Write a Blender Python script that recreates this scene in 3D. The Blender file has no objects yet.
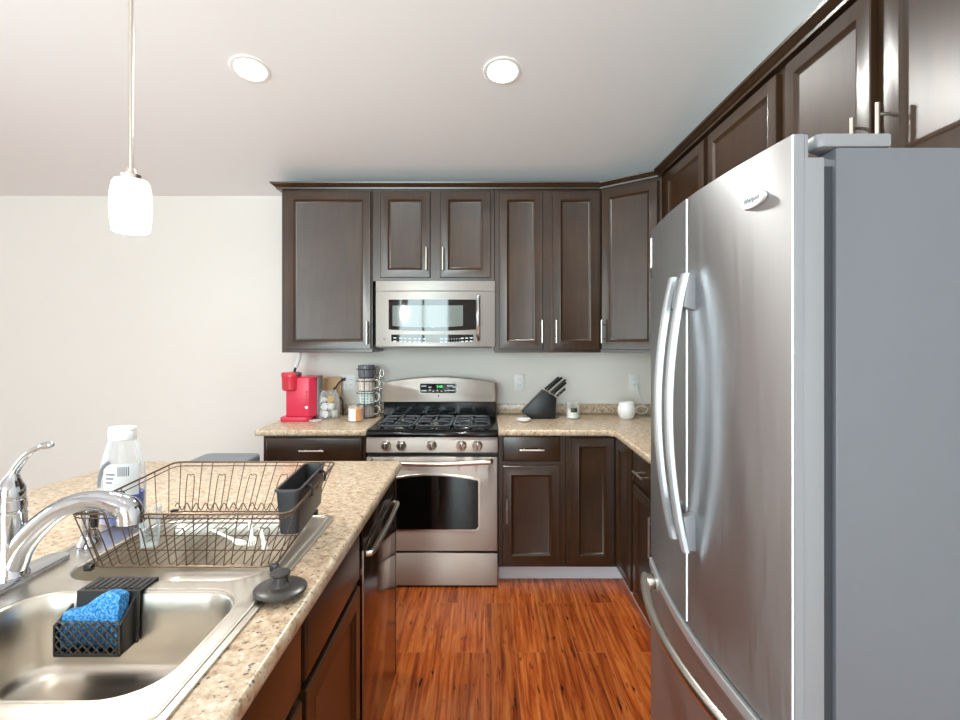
import bpy, bmesh, math, random
from mathutils import Vector, Matrix
random.seed(7)
PI = math.pi
S = bpy.context.scene
COL = S.collection

# ------------------------------------------------------------------ camera, light, exposure
CX, CY, F, H = 485.0, 337.0, 520.0, 1.455
cam = bpy.data.objects.new('camera', bpy.data.cameras.new('camera'))
COL.objects.link(cam)
cam.location = (0, 0, H)
cam.rotation_euler = (PI / 2, 0, 0)
cam.data.sensor_width = 36
cam.data.lens = F / 960 * 36
cam.data.shift_x = (480 - CX) / 960
cam.data.shift_y = (CY - 360) / 960
cam.data.clip_start = 0.02
S.camera = cam

S.view_settings.view_transform = 'Standard'
S.view_settings.look = 'None'
S.view_settings.gamma = 1
S.view_settings.use_curve_mapping = False
S.view_settings.exposure = 0.45
S.cycles.caustics_reflective = False
S.cycles.caustics_refractive = False
S.cycles.max_bounces = 10

world = bpy.data.worlds.new('daylight')
S.world = world
world.use_nodes = True
world.node_tree.nodes['Background'].inputs[0].default_value = (0.85, 0.94, 1.0, 1)
world.node_tree.nodes['Background'].inputs[1].default_value = 0.5


def area_light(name, loc, rot, sx, sy, power, color=(1, 1, 1)):
    l = bpy.data.lights.new(name, 'AREA')
    l.shape = 'RECTANGLE'
    l.size, l.size_y = sx, sy
    l.energy = power
    l.color = color
    o = bpy.data.objects.new(name, l)
    COL.objects.link(o)
    o.location = loc
    o.rotation_euler = rot
    return o


# daylight through the glass doors of the rear wall and the windows of the left wall
area_light('daylight_rear', (-1.5, -3.95, 1.35), (PI / 2 + 0.10, 0, -0.16), 2.6, 2.3, 225, (0.77, 0.96, 1.0))
lw_ = area_light('daylight_left_window', (-4.45, 0.75, 1.6), (PI / 2 + 0.18, 0, -PI / 2), 2.2, 1.6, 20, (0.77, 0.96, 1.0))
lw_.data.spread = math.radians(95)


# ------------------------------------------------------------------ materials
def lin(c):
    return tuple(((v / 255) / 12.92 if v / 255 <= 0.04045 else ((v / 255 + 0.055) / 1.055) ** 2.4) for v in c) + (1,)


def mat(name, rgb, rough=0.5, metal=0.0, **kw):
    m = bpy.data.materials.new(name)
    m.use_nodes = True
    b = m.node_tree.nodes['Principled BSDF']
    b.inputs['Base Color'].default_value = lin(rgb)
    b.inputs['Roughness'].default_value = rough
    b.inputs['Metallic'].default_value = metal
    for k, v in kw.items():
        b.inputs[k.replace('_', ' ')].default_value = v
    return m


def nodes(m):
    nt = m.node_tree
    return nt, nt.nodes, nt.links, nt.nodes['Principled BSDF']


def ramp(N, stops):
    r = N.new('ShaderNodeValToRGB')
    e = r.color_ramp.elements
    while len(e) < len(stops):
        e.new(0.5)
    for i, (p, c) in enumerate(stops):
        e[i].position = p
        e[i].color = lin(c)
    return r


def add_bump(m, scale, strength, dist=0.002, stretch=(1, 1, 1)):
    nt, N, L, b = nodes(m)
    tc = N.new('ShaderNodeTexCoord')
    mp = N.new('ShaderNodeMapping')
    mp.inputs['Scale'].default_value = stretch
    nz = N.new('ShaderNodeTexNoise')
    nz.inputs['Scale'].default_value = scale
    nz.inputs['Detail'].default_value = 3
    bp = N.new('ShaderNodeBump')
    bp.inputs['Strength'].default_value = strength
    bp.inputs['Distance'].default_value = dist
    L.new(tc.outputs['Object'], mp.inputs[0])
    L.new(mp.outputs[0], nz.inputs['Vector'])
    L.new(nz.outputs[0], bp.inputs['Height'])
    L.new(bp.outputs[0], b.inputs['Normal'])
    return m


def paint(name, rgb, scale=140, strength=0.08):
    return add_bump(mat(name, rgb, 0.75), scale, strength)


M = {}
M['wall'] = paint('wall_paint', (233, 229, 223))
M['ceiling'] = paint('ceiling_paint', (243, 244, 245), 90, 0.2)
M['trim'] = mat('white_trim', (228, 232, 240), 0.4)


def wood_cabinet(name, dark, mid, light, rough):
    m = mat(name, mid, rough)
    nt, N, L, b = nodes(m)
    tc = N.new('ShaderNodeTexCoord')
    mp = N.new('ShaderNodeMapping')
    mp.inputs['Scale'].default_value = (14, 14, 1.6)
    n1 = N.new('ShaderNodeTexNoise')
    n1.inputs['Scale'].default_value = 3
    n1.inputs['Detail'].default_value = 6
    n2 = N.new('ShaderNodeTexNoise')
    n2.inputs['Scale'].default_value = 3.5
    n2.inputs['Detail'].default_value = 2
    mx = N.new('ShaderNodeMath')
    mx.operation = 'MULTIPLY_ADD'
    mx.inputs[1].default_value = 0.45
    r = ramp(N, [(0.38, dark), (0.58, mid), (0.8, light)])
    L.new(tc.outputs['Object'], mp.inputs[0])
    L.new(mp.outputs[0], n1.inputs['Vector'])
    L.new(tc.outputs['Object'], n2.inputs['Vector'])
    L.new(n1.outputs[0], mx.inputs[0])
    sc = N.new('ShaderNodeMath')
    sc.operation = 'MULTIPLY'
    sc.inputs[1].default_value = 0.6
    L.new(n2.outputs[0], sc.inputs[0])
    L.new(sc.outputs[0], mx.inputs[2])
    L.new(mx.outputs[0], r.inputs[0])
    L.new(r.outputs[0], b.inputs['Base Color'])
    b.inputs['Coat Weight'].default_value = 0.22
    b.inputs['Coat Roughness'].default_value = 0.22
    return m


M['cabinet'] = wood_cabinet('espresso_maple', (46, 29, 16), (60, 39, 22), (74, 51, 32), 0.3)
M['cabinet_dark'] = mat('cabinet_shadow_wood', (24, 19, 19), 0.6)


def granite(name):
    m = mat(name, (215, 190, 160), 0.28)
    nt, N, L, b = nodes(m)
    tc = N.new('ShaderNodeTexCoord')
    base = N.new('ShaderNodeTexNoise')
    base.inputs['Scale'].default_value = 45
    base.inputs['Detail'].default_value = 5
    base.inputs['Roughness'].default_value = 0.7
    r = ramp(N, [(0.30, (136, 106, 82)), (0.43, (192, 166, 136)), (0.55, (212, 191, 165)), (0.72, (230, 219, 204))])
    L.new(tc.outputs['Object'], base.inputs['Vector'])
    L.new(base.outputs[0], r.inputs[0])
    sp = N.new('ShaderNodeTexNoise')
    sp.inputs['Scale'].default_value = 95
    sp.inputs['Detail'].default_value = 3
    L.new(tc.outputs['Object'], sp.inputs['Vector'])
    rs = N.new('ShaderNodeValToRGB')
    rs.color_ramp.elements[0].position = 0.585
    rs.color_ramp.elements[1].position = 0.68
    L.new(sp.outputs[0], rs.inputs[0])
    mx = N.new('ShaderNodeMixRGB')
    mx.inputs[2].default_value = lin((100, 80, 72))
    L.new(rs.outputs[0], mx.inputs[0])
    L.new(r.outputs[0], mx.inputs[1])
    w = N.new('ShaderNodeTexVoronoi')
    w.inputs['Scale'].default_value = 70
    L.new(tc.outputs['Object'], w.inputs['Vector'])
    rw = N.new('ShaderNodeValToRGB')
    rw.color_ramp.elements[0].position = 0.1
    rw.color_ramp.elements[0].color = (1, 1, 1, 1)
    rw.color_ramp.elements[1].position = 0.26
    rw.color_ramp.elements[1].color = (0, 0, 0, 1)
    L.new(w.outputs['Distance'], rw.inputs[0])
    m2 = N.new('ShaderNodeMixRGB')
    m2.inputs[2].default_value = lin((242, 232, 214))
    ml = N.new('ShaderNodeMath')
    ml.operation = 'MULTIPLY'
    ml.inputs[1].default_value = 0.55
    L.new(rw.outputs[0], ml.inputs[0])
    L.new(ml.outputs[0], m2.inputs[0])
    L.new(mx.outputs[0], m2.inputs[1])
    L.new(m2.outputs[0], b.inputs['Base Color'])
    return m


M['granite'] = granite('speckled_laminate')


def plank_floor():
    m = mat('red_laminate_planks', (150, 70, 30), 0.25)
    nt, N, L, b = nodes(m)
    tc = N.new('ShaderNodeTexCoord')
    mp = N.new('ShaderNodeMapping')
    mp.inputs['Rotation'].default_value = (0, 0, PI / 2)
    L.new(tc.outputs['Object'], mp.inputs[0])
    br = N.new('ShaderNodeTexBrick')
    br.offset = 0.37
    br.inputs['Scale'].default_value = 1
    br.inputs['Brick Width'].default_value = 1.2
    br.inputs['Row Height'].default_value = 0.14
    br.inputs['Mortar Size'].default_value = 0.0016
    br.inputs['Color1'].default_value = (0, 0, 0, 1)
    br.inputs['Color2'].default_value = (1, 1, 1, 1)
    br.inputs['Mortar'].default_value = (0.5, 0.5, 0.5, 1)
    L.new(mp.outputs[0], br.inputs['Vector'])
    # grain, shifted per plank
    mul = N.new('ShaderNodeVectorMath')
    mul.operation = 'MULTIPLY_ADD'
    mul.inputs[1].default_value = (9, 9, 9)
    L.new(br.outputs['Color'], mul.inputs[0])
    st = N.new('ShaderNodeMapping')
    st.inputs['Scale'].default_value = (52, 2.6, 1)
    L.new(tc.outputs['Object'], st.inputs[0])
    L.new(st.outputs[0], mul.inputs[2])
    gr = N.new('ShaderNodeTexNoise')
    gr.inputs['Scale'].default_value = 1.0
    gr.inputs['Detail'].default_value = 7
    gr.inputs['Roughness'].default_value = 0.62
    gr.inputs['Distortion'].default_value = 0.6
    L.new(mul.outputs[0], gr.inputs['Vector'])
    r = ramp(N, [(0.26, (82, 30, 12)), (0.40, (152, 66, 26)), (0.52, (192, 96, 40)), (0.64, (212, 122, 60)), (0.8, (230, 150, 92))])
    L.new(gr.outputs[0], r.inputs[0])
    hs = N.new('ShaderNodeHueSaturation')
    mr = N.new('ShaderNodeMapRange')
    mr.inputs['To Min'].default_value = 0.8
    mr.inputs['To Max'].default_value = 1.1
    L.new(br.outputs['Color'], mr.inputs['Value'])
    L.new(mr.outputs[0], hs.inputs['Value'])
    L.new(r.outputs[0], hs.inputs['Color'])
    # dark knots and scrape marks
    kn = N.new('ShaderNodeTexNoise')
    kn.inputs['Scale'].default_value = 1.0
    kn.inputs['Detail'].default_value = 4
    km = N.new('ShaderNodeMapping')
    km.inputs['Scale'].default_value = (46, 9, 1)
    L.new(tc.outputs['Object'], km.inputs[0])
    L.new(km.outputs[0], kn.inputs['Vector'])
    kr = N.new('ShaderNodeValToRGB')
    kr.color_ramp.elements[0].position = 0.61
    kr.color_ramp.elements[1].position = 0.72
    L.new(kn.outputs[0], kr.inputs[0])
    mk = N.new('ShaderNodeMixRGB')
    mk.inputs[2].default_value = lin((46, 16, 8))
    L.new(kr.outputs[0], mk.inputs[0])
    L.new(hs.outputs[0], mk.inputs[1])
    mo = N.new('ShaderNodeMixRGB')
    mo.inputs[2].default_value = lin((198, 120, 70))
    fm = N.new('ShaderNodeMath')
    fm.operation = 'MULTIPLY'
    fm.inputs[1].default_value = 0.8
    L.new(br.outputs['Fac'], fm.inputs[0])
    L.new(fm.outputs[0], mo.inputs[0])
    L.new(mk.outputs[0], mo.inputs[1])
    L.new(mo.outputs[0], b.inputs['Base Color'])
    bp = N.new('ShaderNodeBump')
    bp.inputs['Strength'].default_value = 0.12
    bp.inputs['Distance'].default_value = 0.002
    L.new(gr.outputs[0], bp.inputs['Height'])
    L.new(bp.outputs[0], b.inputs['Normal'])
    return m


M['floor'] = plank_floor()


def steel(name, rgb, rough, stretch, aniso=0.0, bump=0.04):
    m = mat(name, rgb, rough, 1.0)
    nt, N, L, b = nodes(m)
    tc = N.new('ShaderNodeTexCoord')
    mp = N.new('ShaderNodeMapping')
    mp.inputs['Scale'].default_value = stretch
    nz = N.new('ShaderNodeTexNoise')
    nz.inputs['Scale'].default_value = 6
    nz.inputs['Detail'].default_value = 4
    L.new(tc.outputs['Object'], mp.inputs[0])
    L.new(mp.outputs[0], nz.inputs['Vector'])
    mr = N.new('ShaderNodeMapRange')
    mr.inputs['To Min'].default_value = rough * 0.75
    mr.inputs['To Max'].default_value = rough * 1.3
    L.new(nz.outputs[0], mr.inputs['Value'])
    L.new(mr.outputs[0], b.inputs['Roughness'])
    bp = N.new('ShaderNodeBump')
    bp.inputs['Strength'].default_value = bump
    bp.inputs['Distance'].default_value = 0.001
    L.new(nz.outputs[0], bp.inputs['Height'])
    L.new(bp.outputs[0], b.inputs['Normal'])
    if aniso:
        tg = N.new('ShaderNodeCombineXYZ')
        tg.inputs[2].default_value = 1
        b.inputs['Anisotropic'].default_value = aniso
        L.new(tg.outputs[0], b.inputs['Tangent'])
    return m


M['steel'] = steel('brushed_steel', (196, 189, 182), 0.5, (2, 2, 120), 0.9)
M['steel_micro'] = steel('brushed_steel_microwave', (136, 131, 126), 0.4, (2, 2, 120), 0.5)
M['steel_washer'] = steel('polished_dark_steel', (150, 142, 138), 0.12, (2, 2, 120))
M['steel_fridge'] = steel('brushed_steel_refrigerator', (190, 190, 192), 0.42, (14, 14, 1.0), 0.88, 0.008)
M['steel_sink'] = steel('satin_sink_steel', (216, 210, 200), 0.32, (20, 60, 20))
M['nickel'] = mat('satin_nickel', (214, 208, 198), 0.28, 1.0)
M['chrome'] = mat('chrome', (196, 199, 204), 0.07, 1.0)
M['silver_handle'] = mat('silver_painted_handle', (205, 207, 210), 0.3, 0.6)
M['fridge_grey'] = add_bump(mat('grey_textured_panel', (108, 111, 117), 0.42), 500, 0.15, 0.0008)
M['fridge_light'] = mat('light_grey_plastic', (140, 142, 146), 0.4)
M['fridge_dark'] = mat('dark_gasket', (48, 52, 58), 0.6)
M['black_gloss'] = mat('black_gloss_enamel', (12, 13, 15), 0.12)
M['black_glass'] = mat('black_glass', (8, 9, 10), 0.05)
M['grey_glass'] = mat('grey_window_mesh', (112, 120, 118), 0.08)
M['cast_iron'] = mat('cast_iron', (58, 61, 66), 0.25)
M['black_plastic'] = mat('black_plastic', (20, 20, 22), 0.4)
M['dark_plastic'] = mat('charcoal_plastic', (52, 52, 55), 0.4)
M['bronze'] = mat('bronze_wire', (112, 90, 72), 0.35, 0.6)
M['white_plastic'] = mat('white_plastic', (238, 238, 236), 0.4)
M['white_ceramic'] = mat('white_ceramic', (240, 240, 240), 0.2)
M['rubber'] = mat('dark_rubber', (62, 59, 57), 0.32)
M['red_plastic'] = mat('raspberry_red_plastic', (216, 54, 84), 0.35)
M['red_dark'] = mat('red_lid_plastic', (204, 44, 62), 0.3)
M['bin_grey'] = mat('grey_bin_plastic', (128, 138, 148), 0.4)
M['tan_wood'] = mat('tan_board', (214, 178, 134), 0.5)
M['orange_wax'] = mat('orange_wax', (255, 160, 4), 0.45)
M['white_wax'] = mat('white_wax', (240, 236, 226), 0.5)
M['blue_liquid'] = mat('blue_dish_soap', (24, 84, 205), 0.15)
M['label_white'] = mat('white_label', (236, 238, 240), 0.5)
M['label_grey'] = mat('grey_print', (130, 134, 142), 0.5)
M['label_navy'] = mat('navy_print', (52, 58, 110), 0.5)
M['gold'] = mat('gold_foil', (196, 160, 80), 0.4)
M['mug_grey'] = mat('grey_glaze', (108, 110, 116), 0.25)


def dotted(name, base, dot, scale):
    m = mat(name, base, 0.3)
    nt, N, L, b = nodes(m)
    tc = N.new('ShaderNodeTexCoord')
    v = N.new('ShaderNodeTexVoronoi')
    v.inputs['Scale'].default_value = scale
    v.inputs['Randomness'].default_value = 0.1
    r = N.new('ShaderNodeValToRGB')
    r.color_ramp.interpolation = 'CONSTANT'
    r.color_ramp.elements[0].color = lin(dot)
    r.color_ramp.elements[1].position = 0.36
    r.color_ramp.elements[1].color = lin(base)
    L.new(tc.outputs['Object'], v.inputs['Vector'])
    L.new(v.outputs['Distance'], r.inputs[0])
    L.new(r.outputs[0], b.inputs['Base Color'])
    return m


M['mug_dots'] = dotted('cream_dotted_glaze', (226, 220, 212), (190, 160, 140), 70)
M['mug_aqua'] = dotted('aqua_dotted_glaze', (222, 226, 222), (96, 176, 182), 55)
M['mug_taupe'] = dotted('taupe_dotted_glaze', (176, 166, 160), (110, 100, 98), 70)


def sponge_mat():
    m = mat('blue_sponge', (60, 150, 226), 0.9)
    nt, N, L, b = nodes(m)
    tc = N.new('ShaderNodeTexCoord')
    v = N.new('ShaderNodeTexNoise')
    v.inputs['Scale'].default_value = 220
    v.inputs['Detail'].default_value = 3
    r = ramp(N, [(0.34, (24, 110, 192)), (0.5, (70, 160, 232)), (0.66, (140, 204, 248))])
    L.new(tc.outputs['Object'], v.inputs['Vector'])
    L.new(v.outputs[0], r.inputs[0])
    L.new(r.outputs[0], b.inputs['Base Color'])
    bp = N.new('ShaderNodeBump')
    bp.inputs['Strength'].default_value = 0.6
    bp.inputs['Distance'].default_value = 0.003
    L.new(v.outputs[0], bp.inputs['Height'])
    L.new(bp.outputs[0], b.inputs['Normal'])
    return m


M['sponge'] = sponge_mat()


def clear(name, tint=(225, 230, 234), amount=0.14, rough=0.05):
    m = mat(name, tint, rough)
    nt, N, L, b = nodes(m)
    out = N['Material Output']
    t = N.new('ShaderNodeBsdfTransparent')
    lw = N.new('ShaderNodeLayerWeight')
    lw.inputs[0].default_value = 0.35
    ad = N.new('ShaderNodeMath')
    ad.operation = 'MULTIPLY_ADD'
    ad.use_clamp = True
    ad.inputs[1].default_value = 0.7
    ad.inputs[2].default_value = amount
    mx = N.new('ShaderNodeMixShader')
    L.new(lw.outputs['Facing'], ad.inputs[0])
    L.new(ad.outputs[0], mx.inputs[0])
    L.new(t.outputs[0], mx.inputs[1])
    L.new(b.outputs[0], mx.inputs[2])
    L.new(mx.outputs[0], out.inputs[0])
    return m


M['clear_plastic'] = clear('clear_plastic')
M['clear_glass'] = clear('clear_glass', (225, 232, 232), 0.05)


def glow(name, rgb, strength):
    m = mat(name, rgb, 0.4)
    b = m.node_tree.nodes['Principled BSDF']
    b.inputs['Emission Color'].default_value = lin(rgb)
    b.inputs['Emission Strength'].default_value = strength
    return m


M['lamp'] = glow('lamp_lens', (255, 252, 246), 6)
M['shade'] = glow('lit_opal_glass', (255, 247, 238), 0.55)
M['green_led'] = glow('green_digits', (40, 220, 90), 1.2)
M['key_white'] = mat('pale_key_print', (205, 220, 225), 0.4)
M['display_brown'] = mat('display_amber', (96, 74, 44), 0.2)


# ------------------------------------------------------------------ mesh builder
class MB:
    def __init__(s):
        s.bm = bmesh.new()

    def _new(s, verts, faces):
        vs = [s.bm.verts.new(v) for v in verts]
        fs = []
        for f in faces:
            try:
                fs.append(s.bm.faces.new([vs[i] for i in f]))
            except ValueError:
                pass
        return vs, fs

    def _bevel(s, fs, r, seg=2, filt=None):
        es = {e for f in fs for e in f.edges}
        if filt:
            es = {e for e in es if filt(e)}
        bmesh.ops.bevel(s.bm, geom=list(es), offset=r, segments=seg, profile=0.5, affect='EDGES', clamp_overlap=True)

    def box(s, x0, x1, y0, y1, z0, z1, r=0.0, seg=2, mtx=None):
        if x0 > x1: x0, x1 = x1, x0
        if y0 > y1: y0, y1 = y1, y0
        if z0 > z1: z0, z1 = z1, z0
        v = [Vector(p) for p in ((x0, y0, z0), (x1, y0, z0), (x1, y1, z0), (x0, y1, z0),
                                 (x0, y0, z1), (x1, y0, z1), (x1, y1, z1), (x0, y1, z1))]
        if mtx: v = [mtx @ p for p in v]
        _, fs = s._new(v, [(0, 3, 2, 1), (4, 5, 6, 7), (0, 1, 5, 4), (1, 2, 6, 5), (2, 3, 7, 6), (3, 0, 4, 7)])
        if r: s._bevel(fs, r, seg)
        return s

    def prism(s, pts, a0, a1, axis='z', r=0.0, seg=2, mtx=None, filt=None):
        """outline pts (2-D) pushed from a0 to a1 along axis; (x,y) z, (x,z) y, (y,z) x"""
        def put(p, a):
            if axis == 'z': q = Vector((p[0], p[1], a))
            elif axis == 'y': q = Vector((p[0], a, p[1]))
            else: q = Vector((a, p[0], p[1]))
            return mtx @ q if mtx else q
        n = len(pts)
        v = [put(p, a0) for p in pts] + [put(p, a1) for p in pts]
        f = [tuple(range(n)), tuple(range(2 * n - 1, n - 1, -1))]
        f += [(i, i + n, (i + 1) % n + n, (i + 1) % n) for i in range(n)]
        _, fs = s._new(v, f)
        bmesh.ops.recalc_face_normals(s.bm, faces=fs)
        if r: s._bevel(fs, r, seg, filt)
        return s

    def lathe(s, prof, c=(0, 0, 0), n=28, mtx=None, cap0=True, cap1=True):
        """prof = [(radius, height)], spun about a vertical axis through c"""
        c = Vector(c)
        v = []
        for (r, h) in prof:
            for k in range(n):
                a = 2 * PI * k / n
                p = Vector((r * math.cos(a), r * math.sin(a), h))
                p = (mtx @ p) if mtx else p
                v.append(p + c)
        f = []
        for i in range(len(prof) - 1):
            for k in range(n):
                k2 = (k + 1) % n
                f.append((i * n + k, i * n + k2, (i + 1) * n + k2, (i + 1) * n + k))
        if cap0: f.append(tuple(range(n - 1, -1, -1)))
        if cap1: f.append(tuple((len(prof) - 1) * n + k for k in range(n)))
        s._new(v, f)
        return s

    def cyl(s, p0, p1, r0, r1=None, n=16):
        r1 = r0 if r1 is None else r1
        return s.tube([p0, p1], [r0, r1], n)

    def tube(s, pts, r, n=8, closed=False, flat=1.0, up=None):
        pts = [Vector(p) for p in pts]
        m = len(pts)
        rs = r if isinstance(r, (list, tuple)) else [r] * m
        v, f = [], []
        prev = None
        for i, p in enumerate(pts):
            if closed: t = (pts[(i + 1) % m] - pts[i - 1])
            elif i == 0: t = pts[1] - p
            elif i == m - 1: t = p - pts[i - 1]
            else: t = (pts[i + 1] - p).normalized() + (p - pts[i - 1]).normalized()
            t = t.normalized() if t.length > 1e-9 else Vector((0, 0, 1))
            if prev is None:
                ref = Vector(up) if up else (Vector((0, 0, 1)) if abs(t.z) < 0.9 else Vector((0, 1, 0)))
                a = t.cross(ref).normalized()
            else:
                a = (prev - t * prev.dot(t)).normalized()
            prev = a
            b = t.cross(a)
            for k in range(n):
                w = 2 * PI * k / n
                v.append(p + a * (rs[i] * math.cos(w)) + b * (rs[i] * flat * math.sin(w)))
        seg = m if closed else m - 1
        for i in range(seg):
            j = (i + 1) % m
            for k in range(n):
                k2 = (k + 1) % n
                f.append((i * n + k, i * n + k2, j * n + k2, j * n + k))
        if not closed:
            f.append(tuple(range(n - 1, -1, -1)))
            f.append(tuple((m - 1) * n + k for k in range(n)))
        s._new(v, f)
        return s

    def sphere(s, c, r, sc=(1, 1, 1), n=16):
        mt = Matrix.Translation(c) @ Matrix.Diagonal((r * sc[0], r * sc[1], r * sc[2], 1))
        bmesh.ops.create_uvsphere(s.bm, u_segments=n, v_segments=n // 2 + 2, radius=1, matrix=mt)
        return s

    def loft(s, rings, cap0=False, cap1=False):
        n = len(rings[0])
        v = [p for r in rings for p in r]
        f = []
        for i in range(len(rings) - 1):
            for k in range(n):
                k2 = (k + 1) % n
                f.append((i * n + k, i * n + k2, (i + 1) * n + k2, (i + 1) * n + k))
        if cap0: f.append(tuple(range(n - 1, -1, -1)))
        if cap1: f.append(tuple((len(rings) - 1) * n + k for k in range(n)))
        s._new(v, f)
        return s

    def door(s, w, h, mtx, stile=0.056, t=0.02):
        """framed cabinet door in local u (width), v (height), w (outward); mtx maps to the world"""
        rings = [(0, 0), (0, t - 0.003), (0.003, t), (stile - 0.008, t), (stile - 0.005, t + 0.0015), (stile, t - 0.002), (stile + 0.009, t - 0.010), (stile + 0.012, t - 0.0105)]
        loops = []
        for ins, z in rings:
            loops.append([mtx @ Vector(p) for p in ((ins, ins, z), (w - ins, ins, z), (w - ins, h - ins, z), (ins, h - ins, z))])
        return s.loft(loops, True, True)

    def slab(s, w, h, mtx, t=0.02):
        rings = [(0, 0), (0, t - 0.006), (0.004, t - 0.002), (0.010, t)]
        loops = []
        for ins, z in rings:
            loops.append([mtx @ Vector(p) for p in ((ins, ins, z), (w - ins, ins, z), (w - ins, h - ins, z), (ins, h - ins, z))])
        return s.loft(loops, True, True)

    def text(s, body, size, mtx, depth=0.0004):
        cu = bpy.data.curves.new('t', 'FONT')
        cu.body = body
        cu.size = size
        cu.align_x = 'CENTER'
        cu.align_y = 'CENTER'
        cu.extrude = depth
        o = bpy.data.objects.new('t', cu)
        COL.objects.link(o)
        dg = bpy.context.evaluated_depsgraph_get()
        me = bpy.data.meshes.new_from_object(o.evaluated_get(dg))
        me.transform(mtx)
        s.bm.from_mesh(me)
        bpy.data.objects.remove(o)
        bpy.data.meshes.remove(me)
        bpy.data.curves.remove(cu)
        return s


def tag(o, label, cat, group=None):
    o['label'] = label
    o['category'] = cat
    if group: o['group'] = group
    return o


def thing(name, label, cat, loc, group=None, rz=0.0):
    o = bpy.data.objects.new(name, None)
    o.empty_display_size = 0.05
    COL.objects.link(o)
    o.location = loc
    o.rotation_euler = (0, 0, rz)
    return tag(o, label, cat, group)


def root_of(o):
    while o.parent: o = o.parent
    return o


def obj(name, mb, m, parent=None, local=False, label=None, ang=35):
    me = bpy.data.meshes.new(name)
    mb.bm.normal_update()
    bmesh.ops.recalc_face_normals(mb.bm, faces=mb.bm.faces)
    mb.bm.to_mesh(me)
    mb.bm.free()
    for p in me.polygons: p.use_smooth = True
    me.set_sharp_from_angle(angle=math.radians(ang))
    me.materials.append(M[m] if isinstance(m, str) else m)
    o = bpy.data.objects.new(name, me)
    COL.objects.link(o)
    if parent is not None:
        if not local:
            me.transform(Matrix.Translation(-root_of(parent).location))
        o.parent = parent
    elif not local:
        xs = [v.co.x for v in me.vertices]; ys = [v.co.y for v in me.vertices]; zs = [v.co.z for v in me.vertices]
        c = Vector(((min(xs) + max(xs)) / 2, (min(ys) + max(ys)) / 2, min(zs)))
        me.transform(Matrix.Translation(-c))
        o.location = c
    if label: o['label'] = label
    return o


def struct(name, mb, m):
    me = bpy.data.meshes.new(name)
    bmesh.ops.recalc_face_normals(mb.bm, faces=mb.bm.faces)
    mb.bm.to_mesh(me)
    mb.bm.free()
    me.materials.append(M[m])
    o = bpy.data.objects.new(name, me)
    COL.objects.link(o)
    o['kind'] = 'structure'
    return o


def cut(o, cutters):
    """boolean-subtract closed MBs (world coordinates) from a mesh object"""
    tmp = []
    for c in cutters:
        me = bpy.data.meshes.new('cut')
        bmesh.ops.recalc_face_normals(c.bm, faces=c.bm.faces)
        c.bm.to_mesh(me)
        c.bm.free()
        co = bpy.data.objects.new('cut', me)
        COL.objects.link(co)
        tmp.append(co)
        md = o.modifiers.new('b', 'BOOLEAN')
        md.operation = 'DIFFERENCE'
        md.solver = 'EXACT'
        md.object = co
    bpy.context.view_layer.update()
    dg = bpy.context.evaluated_depsgraph_get()
    me = bpy.data.meshes.new_from_object(o.evaluated_get(dg))
    old = o.data
    o.modifiers.clear()
    nm = old.name
    o.data = me
    bpy.data.meshes.remove(old)
    me.name = nm
    for co in tmp:
        m_ = co.data
        bpy.data.objects.remove(co)
        bpy.data.meshes.remove(m_)
    for p in me.polygons: p.use_smooth = True
    me.set_sharp_from_angle(angle=math.radians(35))
    return o


def rrect(x0, x1, y0, y1, r, n=6):
    pts = []
    for cx, cy, a0 in ((x1 - r, y1 - r, 0), (x0 + r, y1 - r, 90), (x0 + r, y0 + r, 180), (x1 - r, y0 + r, 270)):
        for k in range(n + 1):
            a = math.radians(a0 + 90 * k / n)
            pts.append((cx + r * math.cos(a), cy + r * math.sin(a)))
    return pts


def arc(cx, cy, r, a0, a1, n=8):
    return [(cx + r * math.cos(math.radians(a0 + (a1 - a0) * k / n)), cy + r * math.sin(math.radians(a0 + (a1 - a0) * k / n))) for k in range(n + 1)]


def bez(p0, p1, p2, p3, n=12):
    p0, p1, p2, p3 = map(Vector, (p0, p1, p2, p3))
    return [(1 - t) ** 3 * p0 + 3 * (1 - t) ** 2 * t * p1 + 3 * (1 - t) * t * t * p2 + t ** 3 * p3 for t in [k / n for k in range(n + 1)]]


def smooth(pts, n=6):
    """Catmull-Rom through points"""
    P = [Vector(p) for p in pts]
    P = [2 * P[0] - P[1]] + P + [2 * P[-1] - P[-2]]
    out = []
    for i in range(1, len(P) - 2):
        for k in range(n):
            t = k / n
            a, b, c, d = P[i - 1], P[i], P[i + 1], P[i + 2]
            out.append(0.5 * ((2 * b) + (c - a) * t + (2 * a - 5 * b + 4 * c - d) * t * t + (3 * b - a - 3 * c + d) * t ** 3))
    out.append(P[-2])
    return out


def face_y(x, y, z):      # local u->+X, v->+Z, w->-Y
    return Matrix(((1, 0, 0, x), (0, 0, -1, y), (0, 1, 0, z), (0, 0, 0, 1)))


def face_negx(x, y, z):   # facing -X: u->-Y, v->+Z, w->-X
    return Matrix(((0, 0, -1, x), (-1, 0, 0, y), (0, 1, 0, z), (0, 0, 0, 1)))


def face_posx(x, y, z):   # facing +X: u->+Y, v->+Z, w->+X
    return Matrix(((0, 0, 1, x), (1, 0, 0, y), (0, 1, 0, z), (0, 0, 0, 1)))


def pull(mtx, length, vertical=True, r=0.0058, off=0.033):
    """bar pull centred on local origin of mtx (w outward)"""
    m = MB()
    a = length / 2
    d = Vector((0, 1, 0)) if vertical else Vector((1, 0, 0))
    m.tube([mtx @ (d * -a + Vector((0, 0, off))), mtx @ (d * a + Vector((0, 0, off)))], r, 12)
    for sgn in (-1, 1):
        q = d * (sgn * (a - 0.028))
        m.tube([mtx @ (q), mtx @ (q + Vector((0, 0, off)))], r * 0.8, 8)
    return m


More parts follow.
